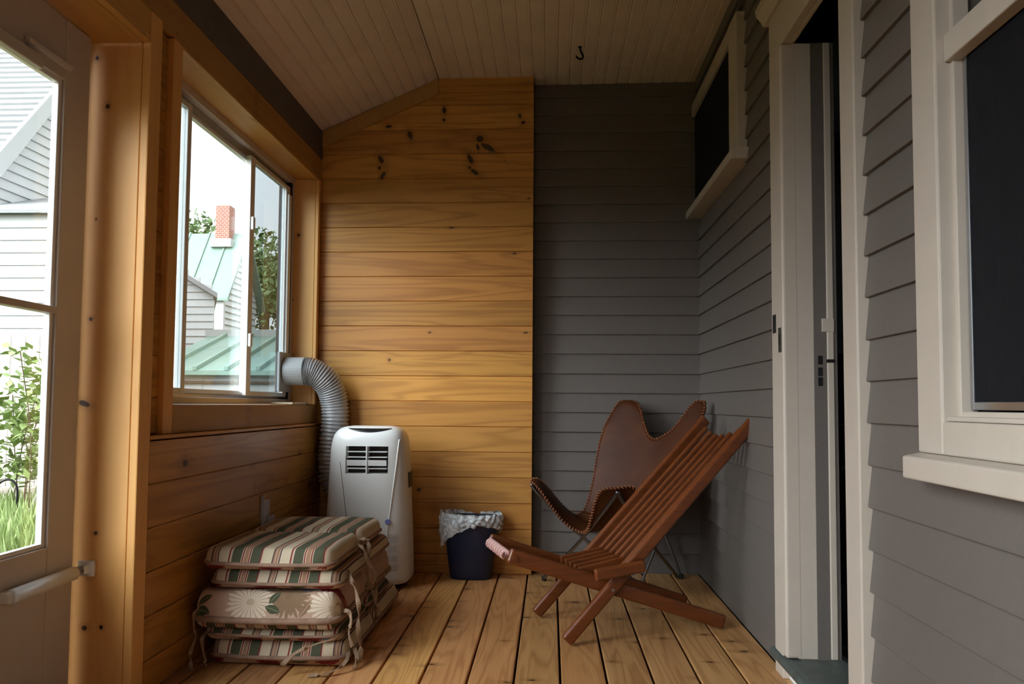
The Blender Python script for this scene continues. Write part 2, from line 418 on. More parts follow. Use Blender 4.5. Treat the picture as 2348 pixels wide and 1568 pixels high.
def boards(mb, axis, a, b, z0, z1, face, back, ch=.0035):
    """tongue and groove boards with chamfered edges; face/back along the other horizontal axis"""
    k = math.floor((z0-Z0)/PITCH)
    sgn = 1 if face > back else -1
    while Z0+k*PITCH < z1-1e-4:
        lo = max(z0, Z0+k*PITCH); hi = min(z1, Z0+(k+1)*PITCH)
        if hi-lo > .012:
            pr = [(back, lo), (face-sgn*.005, lo), (face-sgn*.005, lo+.0012), (face, lo+.0012+ch), (face, hi-ch*.4), (face-sgn*ch*.4, hi), (back, hi)]
            mb.prism(pr, axis, a, b)
        k += 1
    return mb

# ------------------------------------------------------------------ floor
GX0, GP = -.105, .139
mb = MB()
k = math.floor((-1.40-GX0)/GP)
while GX0+k*GP < .735:
    x0, x1 = GX0+k*GP+.0035, GX0+(k+1)*GP-.0035
    x1 = min(x1, .728)
    if x1-x0 > .02: mb.box(x0, x1, YN-.1, YG+.05, -.028, 0.0)
    k += 1
fl = struct(mb.build('floor', M['deck'], bevel=.0035))
u = MB().box(-1.6, .75, YN-.1, YG+.1, -.12, -.045).build('gap_underlay', M['under'], fl)  # near-black slab so the gaps between boards look shaded

# ------------------------------------------------------------------ ceiling
mb = MB()
def bead(mb, p, q, w, y0, y1, th=.02):
    """bead boards between 2D points p->q in XZ, each w wide, running along Y, small v grooves"""
    d = Vector(q)-Vector(p); L = d.length; d.normalize(); nrm = Vector((-d.y, d.x))
    if nrm.y < 0: nrm = -nrm
    n = round(L/w); w = L/n
    for i in range(n):
        a = Vector(p)+d*(i*w); b = a+d*w
        g = .0048
        pr = [a+nrm*th, a+nrm*g, a+d*g, b-d*(g*3), b-d*(g*2)+nrm*.0012, b-d*g, b+nrm*g, b+nrm*th]
        mb.prism([tuple(v) for v in pr], 'Y', y0, y1)
XS = -.565
bead(mb, (XC-.01, 2.186), (XS, ZC-.006), .060, YN, YG+.03)
bead(mb, (XS, ZC-.006), (.745, ZC), .060, YN, YG+.03)
cm = plain('cream_ceiling_paint', (.74, .61, .51), .5, var=.10, nscale=5, bump=.3)
ce = struct(mb.build('ceiling', cm))
MB().box(-1.6, .95, YN-.3, YG+.3, ZC+.17, ZC+.25).build('ceiling_deck', M['under'], ce)
MB().prism([(-1.42, 2.10), (-1.155, 2.235), (XS, ZC+.04), (.95, ZC+.04), (.95, ZC+.2), (-1.42, ZC+.2)], 'Y', YN-.3, YG+.3).build('ceiling_backing', M['under'], ce)

# ------------------------------------------------------------------ end wall (pine, and grey siding)
mb = MB(); boards(mb, 'X', -1.20, -.088, .0, 2.44, YB, YB+.022)
wb = struct(mb.build('wall_back', M['pine_x']))
MB().box(-1.35, -.0885, YB+.0215, YG+.16, -.1, 2.6).build('wall_core', M['under'], wb)
# trim boards following the ceiling
s0 = (XC, 2.186); s1 = (XS, ZC-.006)
d = (Vector(s1)-Vector(s0)).normalized(); nn = Vector((d.y, -d.x)); 
pr = [s0, s1, (s1[0], s1[1]-.078), tuple(Vector(s0)+Vector((0, -.078)))]
tb = MB().prism([tuple(p) for p in pr], 'Y', YB-.014, YB+.002)
struct(tb.build('trim_1', M['pine_beam'], bevel=.002))
struct(MB().box(XS+.0005, -.088, YB-.012, YB+.002, ZC-.074, ZC-.003).build('trim_2', M['pine_x'], bevel=.002))

COURSE = [0.0, .098, .198, .300, .400, .496, .592, .688, .785, .881, .977, 1.076, 1.173, 1.270, 1.364, 1.459, 1.553, 1.645, 1.738, 1.830, 1.922, 2.014, 2.106, 2.198, 2.290, 2.382, 2.452]
def siding(axis, face, out, spans, zlo=0.0, jit=0.0, holes=()):
    """lap siding; out = +1/-1 direction it faces, along other axis"""
    mb = MB()
    rnd = random.Random(3)
    for i in range(len(COURSE)-1):
        a, b = COURSE[i], COURSE[i+1]
        if b < zlo: continue
        segs = list(spans)
        for (h0, h1, hz0, hz1) in holes:
            if b > hz0+.001 and a < hz1-.001:
                ns = []
                for s0_, s1_ in segs:
                    if h1 <= s0_ or h0 >= s1_: ns.append((s0_, s1_)); continue
                    if h0 > s0_: ns.append((s0_, h0))
                    if h1 < s1_: ns.append((h1, s1_))
                segs = ns
        for s0_, s1_ in segs:
            j = rnd.uniform(-1, 1)*.0008
            f0 = face+out*(.0+j); f1 = face-out*.011
            pr = [(f0, a), (f0-out*.001, a-.0015), (f1-out*.02, a-.0015), (f1-out*.02, b+.003), (f1, b+.003), (f0, a+.002)]
            mb.prism(pr, axis, s0_, s1_)
    return mb
sb = siding('X', YG-.004, -1, [(-.089, XR+.012)])
wg = struct(sb.build('wall_back_grey', M['siding']))
MB().box(-.089, .95, YG+.03, YG+.12, -.1, 2.6).build('wall_core', M['under'], wg)

# ------------------------------------------------------------------ right wall
DY0, DY1, DZ0, DZ1 = 1.775, 2.185, .075, 1.935   # door opening
WY0, WY1, WZ0, WZ1 = .50, 1.321, .795, 1.72      # big window opening
VY0, VY1, VZ0, VZ1 = 2.810, 3.535, 1.790, 2.262  # high window opening
holes = [(DY0-.084, DY1+.118, -1, DZ1+.13), (WY0-.08, WY1+.080, .725, WZ1+.1), (VY0-.115, VY1+.01, VZ0-.035, VZ1+.06)]
sr = siding('Y', XR, -1, [(YN, YG+.0)], holes=holes)
wr = struct(sr.build('wall_right', M['siding']))
core = MB()
def wall_with_holes(mb, x0, x1, ya, yb, za, zb, hs):
    ys = sorted({ya, yb, *[h[0] for h in hs], *[h[1] for h in hs]})
    for a, b in zip(ys, ys[1:]):
        zz = [(za, zb)]
        for h in hs:
            if h[0] <= a and h[1] >= b:
                nz = []
                for p, q in zz:
                    if h[3] <= p or h[2] >= q: nz.append((p, q)); continue
                    if h[2] > p: nz.append((p, h[2]))
                    if h[3] < q: nz.append((h[3], q))
                zz = nz
        for p, q in zz: mb.box(x0, x1, a, b, p, q)
wall_with_holes(core, XR+.013, XR+.13, YN-.2, YG+.12, -.1, 2.6, [(DY0, DY1, -.02, DZ1), (WY0, WY1, WZ0, WZ1), (VY0, VY1, VZ0, VZ1)])
core.build('wall_core', M['siding'], wr)
# frieze under the ceiling
struct(MB().box(XR-.012, XR+.012, YN, YG-.018, 2.393, ZC-.002).build('trim_3', M['siding'], bevel=.002))

# door casing (house door)
XF = .704
far = MB().box(XF, XR+.02, DY1+.045, DY1+.120, .0, DZ1+.001)
tr4 = struct(far.build('trim_4', M['trim'], bevel=.004))
MB().box(XF-.004, XR+.02, DY1-.001, DY1+.0445, .076, DZ1+.001).build('bead', M['trim'], tr4, bevel=.008, seg=3)
hd = MB().box(XF, XR+.02, DY0-.085, DY1+.120, DZ1+.0015, DZ1+.135)
tr5 = struct(hd.build('trim_5', M['trim'], bevel=.004))
MB().prism([(XR+.02, DZ1+.135), (XF-.008, DZ1+.135), (XF-.014, DZ1+.150), (XF-.030, DZ1+.168), (XF-.034, DZ1+.190), (XR+.02, DZ1+.190)], 'Y', DY0-.11, DY1+.155).build('crown', M['trim'], tr5, bevel=.002)
struct(MB().box(XF+.008, XR+.02, DY0-.082, DY0, .0, DZ1+.001).build('trim_6', M['trim'], bevel=.004))
# jamb, stop, weatherstrip
dr = MB().box(XR+.005, .7925, DY1-.0005, DY1+.02, .076, DZ1)
dj = struct(dr.build('door_1', M['trim'], bevel=.002))
MB().box(.793, .829, DY1+.004, DY1+.03, .076, DZ1).build('jamb_stop', M['teal'], dj, bevel=.003)
MB().box(.8295, .850, DY1-.004, DY1+.03, .076, DZ1).build('weather_strip', M['trim'], dj, bevel=.003)
MB().box(XR-.01, .862, DY0-.03, DY0+.001, .076, DZ1).build('near_jamb', M['trim'], dj, bevel=.002)
MB().box(XR+.002, .862, DY0, DY1, DZ1-.0, DZ1+.03).build('head_jamb', M['trim'], dj, bevel=.002)
# hardware on the far casing / jamb
MB().box(XF-.0016, XF+.001, DY1+.075, DY1+.105, 1.050, 1.108).build('strike_plate', M['black'], tr4, bevel=.0005)
h2 = MB().box(XF-.0065, XF-.003, DY1+.012, DY1+.036, .985, 1.060).build('latch_plate', M['brass'], tr4, bevel=.0005)
MB().box(XF-.0075, XF-.006, DY1+.016, DY1+.032, 1.006, 1.040).build('latch_slot', M['black'], h2)
hp = MB().box(.815, .850, DY1-.006, DY1+.003, 1.045, 1.085).build('hinge_leaf', M['trim'], dj, bevel=.001)
lp = MB().box(.800, .826, DY1+.0005, DY1+.0038, .860, .985).build('strike_plate', M['brass'], dj, bevel=.001)
for z in (.960, .925, .895): MB().box(.803, .817, DY1-.0005, DY1+.001, z-.013, z+.013).build('bolt_slot', M['black'], lp)
MB().box(.826, .849, DY1-.0065, DY1-.0045, .952, .962).build('latch_tab', M['black'], lp)
# threshold
th = MB().prism([(.690, .0), (XR+.01, .0), (XR+.16, .0), (XR+.16, .072), (.690, .060)], 'Y', DY0-.10, DY1+.150)
MB()
thr = struct(MB().prism([(XR-.006, 0), (.95, 0), (.95, .040), (XR-.006, .040)], 'Y', DY0-.12, DY1+.120).build('trim_7', M['white']))
pr = [(.700, .041), (.95, .041), (.95, .078), (.715, .072), (.698, .068), (.690, .057), (.692, .046)]
MB().prism(pr, 'Y', DY0-.12, DY1+.135).build('sill_stone', M['stone'], thr, bevel=.003)
MB().box(.862, .885, DY0, DY1, .078, .090).build('track', M['iron'], thr)
MB().box(.895, .93, DY0, DY1, .078, .086).build('wood_strip', M['pine_beam'], thr)

# dark interior room with stairs
rm = MB()
rm.box(XR+.13, 2.6, 1.0, 1.02, -.1, 2.6).box(XR+.13, 2.6, 4.4, 4.42, -.1, 2.6).box(2.6, 2.62, 1.0, 4.42, -.1, 2.6).box(XR+.13, 2.6, 1.0, 4.42, 2.5, 2.55).box(XR+.131, 2.6, 1.0, 4.42, .02, .06)
struct(rm.build('wall_house_interior', M['darkroom']))
st = MB()
for i in range(6): st.box(.90, 2.0, 2.60+i*.22, 2.60+(i+1)*.22+.001, .061, .20+i*.18)
tag(st.build('staircase', M['stairpaint'], bevel=.01), 'dim painted staircase inside the dark open doorway', 'stairs')
rm2 = MB().box(XR+.13, 1.5, YN, YN+.02, -.1, 2.6).box(XR+.13, 1.5, .98, .999, -.1, 2.6).box(1.5, 1.52, YN, 1.0, -.1, 2.6).box(XR+.13, 1.5, YN, 1.0, 2.5, 2.55).box(XR+.13, 1.5, YN, 1.0, .0, .05)
# (the big window looks into the same house; open the near part of the room behind it)
rm2 = MB().box(XR+.131, 1.9, YN, 1.0, -.05, -.01).box(1.9, 1.92, YN, 1.0, -.05, 2.6).box(XR+.131, 1.9, YN-.02, YN, -.05, 2.6).box(XR+.131, 1.9, YN, 1.0, 2.5, 2.55)
struct(rm2.build('wall_house_front_room', M['darkroom']))

# big window (window_2)
def casing(mb, x0, x1, y0, y1, z0, z1, w, wb=None, wt=None):
    wb = w if wb is None else wb; wt = w if wt is None else wt
    mb.box(x0, x1, y0-w, y0, z0-wb, z1+wt); mb.box(x0, x1, y1, y1+w, z0-wb, z1+wt)
    mb.box(x0, x1, y0, y1, z0-wb, z0); mb.box(x0, x1, y0, y1, z1, z1+wt)
mb = MB(); casing(mb, .702, XR+.02, WY0, WY1, WZ0, WZ1, .086, .060, .09)
w2 = struct(mb.build('window_2', M['trim'], bevel=.004))
mb = MB(); casing(mb, XR+.0, XR+.03, WY0+.03, WY1-.010, WZ0+.018, WZ1-.01, .018, .018); mb.build('blind_stop', M['trim'], w2, bevel=.002)
MB().box(XR-.020, XR+.03, WY0, WY1, WZ0+.0005, WZ0+.009).build('sill_ledge', M['trim'], w2, bevel=.002)
mb = MB(); mb.box(XR-.012, XR+.045, WY0+.0, WY1-.001, 1.452, 1.503); mb.build('meeting_rail', M['trim'], w2, bevel=.003)
mb = MB(); casing(mb, XR+.014, XR+.022, WY0+.05, WY1-.024, WZ0+.035, 1.452, .010, .014, .0); mb.build('screen_frame', M['steel'], w2, bevel=.001)
MB().box(XR+.017, XR+.0185, WY0+.05, WY1-.024, WZ0+.035, 1.452).build('screen_mesh', M['screen'], w2)
MB().box(XR+.045, XR+.049, WY0+.04, WY1-.04, WZ0+.03, WZ1-.02).build('glass_pane', M['glass'], w2)
mb = MB(); casing(mb, XR+.04, XR+.065, WY0+.06, WY1-.060, WZ0+.08, 1.44, .045, .05, .03); mb.build('inner_sash', M['beamgrey'], w2, bevel=.003)
mb = MB().prism([(.672, .686), (XR+.02, .683), (XR+.02, .738), (.700, .734), (.672, .728)], 'Y', WY0-.15, WY1+.087)
mb.build('sill', M['trim'], w2, bevel=.004, seg=3)

# high window (window_3)
mb = MB(); X3 = .700
mb.box(X3, XR+.02, VY0-.118, VY0, VZ0-.001, VZ1+.064)
mb.box(X3, XR+.02, VY0, YG-.016, VZ1-.002, VZ1+.060)
w3 = struct(mb.build('window_3', M['trim'], bevel=.003))
MB().box(XR-.005, XR+.02, YG-.022, YG-.0165, VZ0, VZ1).build('edge_strip', M['trim'], w3)
MB().prism([(.668, VZ0-.046), (XR+.015, VZ0-.046), (XR+.015, VZ0-.001), (.70, VZ0-.001), (.668, VZ0-.012)], 'Y', VY0-.150, YG-.02).build('sill', M['trim'], w3, bevel=.003)
MB().box(XR-.004, XR-.001, VY0, YG-.0225, VZ0, VZ1).build('glass_pane', M['glass'], w3)
MB().box(XR-.016, XR-.014, VY0, YG-.0225, VZ0, VZ1).build('screen_mesh', M['screen'], w3)

# ------------------------------------------------------------------ left wall
LD0, LD1, LDZ = .96, 1.905, 1.832      # storm door opening
LW0, LW1, LZ0, LZ1 = 2.118, 3.435, .812, 1.932
RW0, RW1 = -1.45, .45                  # second window, behind the camera
XOUT = -1.36
mb = MB()
boards(mb, 'Y', LD1+.062, YB+.002, .0, .712, XW, XW-.02)
wl = struct(mb.build('wall_left', M['pine_y']))
core = MB(); wall_with_holes(core, XOUT, XW-.0215, YN-.1, LD0-.06, -.1, 2.6, [(RW0, RW1, .70, 2.06)])
core.box(XOUT, -1.19, LD1+.06, LW0, .70, 2.6).box(XOUT, XW-.0215, LD1+.06, YB+.12, -.1, .70)
core.box(XOUT, -1.19, LW0, YB+.12, .70, LZ0-.02).box(XOUT, -1.19, LW0, YB+.12, LZ1+.02, 2.6).box(XOUT, -1.19, LW1+.02, YB+.12, LZ0-.02, LZ1+.02)
core.box(XOUT, -1.19, LD0-.06, LD1+.06, LDZ+.02, 2.6)
core.build('wall_core', M['pine_y'], wl)
MB().box(XOUT-.03, XOUT, YN-.1, LD0-.05, -1, .70).box(XOUT-.03, XOUT, LD1+.05, YB+.1, -1, .80).build('outer_skin', M['housewhite'], wl)
# ledge
MB().box(-1.19, XW+.003, LD1+.062, YB, .7125, .724).build('ledge', M['pine_y'], wl, bevel=.003)
# recess boards between post and casing
rb = MB(); boards(rb, 'Y', LD1+.062, LW0-.055, .7245, 1.93, -1.168, -1.19); rb.build('recess_boards', M['pine_y'], wl)
# near part behind the camera
nb = MB(); boards(nb, 'Y', YN, LD0-.062, .0, .70, XW, XW-.02); boards(nb, 'Y', YN, RW0, .70, 2.06, XW, XW-.02); boards(nb, 'Y', RW1, LD0-.062, .70, 2.06, XW, XW-.02)
nb.build('near_boards', M['pine_y'], wl)

# grey beam and pine header, running the whole length
struct(MB().box(-1.30, XC, YN, YB-.001, 2.042, 2.188).build('trim_8', M['beamgrey'], bevel=.003))
tr9 = struct(MB().box(-1.19, XC, YN, YB-.001, LZ1+.0015, 2.0415).build('trim_9', M['pine_beam'], bevel=.003))
# storm door post and head
tr10 = struct(MB().box(XOUT, XC-.003, LD1, LD1+.060, .0, 1.9305).build('trim_10', M['pine_post'], bevel=.002))
MB().box(XC-.0025, XW+.002, LD1-.0, LD1+.060, .0, 1.925).build('bead', M['pine_post'], tr10, bevel=.004)
tr11 = struct(MB().box(XOUT, XC-.003, LD0, LD1-.0005, LDZ, 1.9305).build('trim_11', M['pine_post_y'], bevel=.002))
MB().box(XC-.0025, XW+.002, LD0, LD1-.0005, LDZ, 1.925).build('bead', M['pine_post_y'], tr11, bevel=.004)
struct(MB().box(XOUT, XW+.002, LD0-.06, LD0-.0005, .0, 1.9305).build('trim_12', M['pine_post'], bevel=.002))
# window casings
struct(MB().box(-1.1895, XC, LW0-.052, LW0+.002, .725, 1.931).build('trim_13', M['pine_post'], bevel=.002))
struct(MB().box(-1.1895, XC, LW0+.0025, YB-.001, .7245, LZ0).build('trim_14', M['pine_beam'], bevel=.002))
tj = MB().box(-1.30, -1.167, LW1+.0, LW1+.02, LZ0+.002, LZ1)
t15 = struct(tj.build('trim_15', M['pine_post'], bevel=.002))
MB().box(-1.1665, XC, LW1, YB-.0155, LZ0+.001, LZ1).build('bead', M['pine_post'], t15, bevel=.003)
t16 = struct(MB().box(-1.30, -1.167, LW0, LW1-.0005, LZ1-.0, LZ1+.02).build('trim_16', M['pine_post_y']))
MB().box(-1.1665, XC-.0, LW0+.003, LW1, LZ1-.010, LZ1+.001).build('bead', M['pine_post_y'], t16, bevel=.002)
struct(MB().box(-1.34, -1.195, LW0-.03, LW1+.02, LZ0-.02, LZ0+.001).build('trim_17', M['pine_post_y']))
struct(MB().box(-1.30, -1.1905, LW0-.03, LW0-.002, LZ0+.001, LZ1).build('trim_18', M['pine_post']))

# window_1 : sliding vinyl window
def slider(name, y0, y1, marks, glassmats, full=True):
    mb = MB(); casing(mb, -1.335, -1.272, y0+.024, y1-.024, LZ0+.026, LZ1-.030, .024, .024, .030)
    w = struct(mb.build(name, M['doorpaint'], bevel=.002))
    mb = MB(); casing(mb, -1.318, -1.300, y0+.036, y1-.036, LZ0+.038, LZ1-.060, .014, .014, .030); mb.build('track', M['steel'], w)
    return w
w1 = slider('window_1', LW0, LW1, None, None)
za, zb = LZ0+.038, LZ1-.055
def sash(par, x, y0, y1, wl_, wr_, gl, mat=M['white'], rails=.020):
    mb = MB(); mb.box(x-.011, x+.011, y0, y0+wl_, za, zb).box(x-.011, x+.011, y1-wr_, y1, za, zb)
    mb.box(x-.010, x+.010, y0+wl_, y1-wr_, za, za+rails).box(x-.010, x+.010, y0+wl_, y1-wr_, zb-rails, zb)
    s = mb.build('sash', mat, par, bevel=.002)
    MB().box(x-.0015, x+.0015, y0+wl_, y1-wr_, za+rails, zb-rails).build('glass_pane', gl, s)
    return s
sash(w1, -1.290, LW0+.02, 2.432, .02, .028, M['glass2'])
sash(w1, -1.315, 2.42, 2.985, .012, .012, M['glass'])
s3 = sash(w1, -1.290, 2.935, 3.392, .045, .048, M['glass2'])
for z in (1.585, 1.085):
    l = MB().box(-1.279, -1.266, 2.940, 2.962, z-.028, z+.028).build('latch', M['white'], s3, bevel=.003)
struct(MB().box(-1.335, -1.275, 3.394, LW1-.0005, LZ0+.005, LZ1-.03).build('window_1_dark_gap', M['black']))  # black block drawn for the shaded gap beside the sash
MB().box(-1.285, -1.268, 3.352, 3.386, LZ0+.095, LZ1-.10).build('side_strip', M['white'], w1, bevel=.002)

# second window behind the camera: same construction
mb = MB(); casing(mb, -1.335, -1.272, RW0+.03, RW1-.03, .73, 2.03, .03, .03, .03)
w4 = struct(mb.build('window_4', M['white'], bevel=.002))
MB().box(-1.305, -1.295, (RW0+RW1)/2-.02, (RW0+RW1)/2+.02, .73, 2.03).build('mullion', M['white'], w4)
MB().box(-1.302, -1.299, RW0+.03, RW1-.03, .73, 2.03).build('glass_pane', M['glass'], w4)

# storm door (door_2)
dz0, dz1 = .004, LDZ-.006
dy0, dy1 = LD0+.01, 1.868
gy0, gy1, gz0, gz1 = LD0+.10, 1.768, .448, 1.662
mb = MB(); wall_with_holes(mb, -1.310, -1.276, dy0, dy1, dz0, dz1, [(gy0, gy1, gz0, gz1)])
d2 = struct(mb.build('door_2', M['doorpaint'], bevel=.003))
mb = MB(); casing(mb, -1.300, -1.283, gy0+.014, gy1-.014, gz0+.012, gz1-.012, .014, .012, .030); mb.build('glazing_bead', M['white'], d2, bevel=.002)
MB().box(-1.304, -1.274, gy0+.001, gy1-.001, 1.046, 1.064).build('glazing_bar', M['doorpaint'], d2, bevel=.002)
MB().box(-1.2925, -1.2895, gy0+.014, gy1-.014, gz0+.012, gz1-.02).build('glass_pane', M['glass'], d2)
MB().prism([(-1.276, 1.690), (-1.262, 1.690), (-1.258, 1.700), (-1.276, 1.708)], 'Y', 1.62, 1.775).build('drip_strip', M['doorpaint'], d2, bevel=.001)
MB().box(-1.276, -1.255, 1.50, 1.662, 1.640, 1.672).build('retainer_clip', M['doorpaint'], d2, bevel=.003)
# black strip painted for the shaded gap between door and post
struct(MB().box(-1.335, -1.318, 1.862, LD1-.0005, .0, LDZ).build('dark_gap_strip', M['black']))
# pneumatic closer
cx = -1.257
cl = MB().tube([(cx, 1.625, .362), (cx, 1.845, .366)], .0180, 20).build('closer_tube', M['acwhite'], d2)
for p in cl.data.polygons: p.use_smooth = len(p.vertices) == 4
MB().tube([(cx, 1.845, .366), (cx, 1.888, .367)], .006, 12).build('closer_rod', M['steel'], cl)
MB().box(cx-.022, cx+.022, 1.893, 1.9045, .346, .388).box(cx-.012, cx-.007, 1.872, 1.895, .356, .378).box(cx+.007, cx+.012, 1.872, 1.895, .356, .378).build('closer_bracket', M['acwhite'], cl, bevel=.002)
MB().box(-1.276, cx+.006, 1.610, 1.628, .350, .375).build('closer_mount', M['acwhite'], cl, bevel=.002)

# wall behind the camera
mb = MB(); fw = MB()
wall_holes = [(-.95, .45, .80, 2.00)]
for xa, xb, zz0, zz1 in ((-1.30, -1.0, 0, 2.44), (-.25, XR+.02, 0, 2.44), (-1.0, -.25, 0, .75), (-1.0, -.25, 1.95, 2.44)):
    boards(fw, 'X', xa, xb, zz0, zz1, YN, YN-.05)
fwo = struct(fw.build('wall_front', M['pine_x']))
mb = MB(); mb.box(-1.0, -.25, YN-.05, YN+.005, .73, .75).box(-1.0, -.25, YN-.04, YN-.01, 1.33, 1.36)
w5 = struct(mb.build('window_5', M['white']))  # unseen window, added and sized for the fill light it lets in
MB().box(-1.0, -.25, YN-.027, YN-.023, .75, 1.95).build('glass_pane', M['glass'], w5)

# ------------------------------------------------------------------ ceiling hook
P = bez([(.128, 3.185, ZC-.001), (.131, 3.182, ZC-.022), (.140, 3.176, ZC-.045), (.141, 3.170, ZC-.060), (.130, 3.165, ZC-.069), (.116, 3.163, ZC-.064), (.109, 3.163, ZC-.052)], 6)
hk = MB().tube(P, lambda i: .0042 if i < len(P)-6 else .0042*(len(P)-i)/6.0+.0006, 10).build('ceiling_hook', M['iron'], smooth=True)
tag(hk, 'small black iron hook screwed into the cream ceiling', 'hook')
MB().tube([(.128, 3.185, ZC+.0), (.128, 3.185, ZC-.003)], .009, 14).build('hook_plate', M['iron'], hk)

# ------------------------------------------------------------------ stick chair
def stick_chair():
    t = thing('slatted_folding_chair', 'low reddish-brown wooden chair of crossed slats in the middle of the deck', 'chair', loc=(.046, 2.468, 0), rz=math.atan2(.327, .945))
    # local: x = rearwards, y = width (0 near, .33 far), z up
    def stick(name, p, q, y, w, h, up, r=.008):
        mb = MB().bar((p[0], y, p[1]), (q[0], y, q[1]), w, h, up)
        o = mb.build(name, M['teak'], t, bevel=r, seg=3); return o
    up1 = Vector((-.71, 0, .70)); W = .33
    top = (.755, .765)
    dirb = Vector((top[0], 0, top[1])).normalized()
    def along(k): return (top[0]*k, top[1]*k)
    # two long outer back rails, foot to crest
    for y in (0.0, W):
        stick('back_leg', (.012, .018), top, y, .026, .046, up1, .010)
    # inner back slats
    nsl = 6
    for i in range(nsl):
        y = W*(i+1)/(nsl+1); u_ = (i+1)/(nsl+1)
        dip = .02+.045*math.sin(PI*u_)
        k0, k1 = .30, 1.0-dip
        a, b = along(k0), along(k1)
        off = -.006-.012*math.sin(PI*u_)
        stick('back_slat', (a[0]-off*.0, a[1]), (b[0]+.010*math.sin(PI*u_), b[1]-.010*math.sin(PI*u_)), y, .018, .020, up1, .006)
    # seat rails: front end to rear foot
    upS = Vector((.34, 0, .94))
    fr, re = (-.185, .312), (.640, .026)
    stick('seat_leg', fr, re, .028, .024, .052, upS, .010)
    stick('seat_leg', fr, re, W-.028, .024, .052, upS, .010)
    for i in range(nsl-1):
        y = W*(i+1.5)/(nsl+1)
        stick('seat_slat', (-.172, .294), (.135, .190), y, .018, .022, upS, .006)
    # short rests alternating with the back slats
    upR = Vector((-.05, 0, 1))
    stick('seat_rest', (.105, .240), (.292, .262), -.028, .026, .040, upR, .008)
    for i in range(nsl-1):
        y = W*(i+1.5)/(nsl+1)
        stick('seat_rest', (.085, .232), (.262, .262), y, .016, .030, upR, .006)
    # dowels
    def dowel(name, x, z, y0, y1, r, m): 
        o = MB().tube([(x, y0, z), (x, y1, z)], r, 14).build(name, m, t, bevel=.001); return o
    dowel('front_dowel', -.165, .303, .012, W-.012, .010, M['teak'])
    dowel('pivot_rod', .178, .183, -.020, W+.018, .005, M['steel'])
    dowel('pivot_rod', .245, .236, -.045, W+.018, .004, M['steel'])
    # pink cord twisted round the front end
    P = []
    for i in range(70):
        a = i*.75; yy = .045+i*(W-.09)/70
        P.append((-.190+.012*math.cos(a), yy, .309+.014*math.sin(a)))
    MB().tube(P, .0065, 8).build('cord_wrap', M['pink'], t, smooth=True)['label'] = 'pink twisted cord'
    return t
stick_chair()

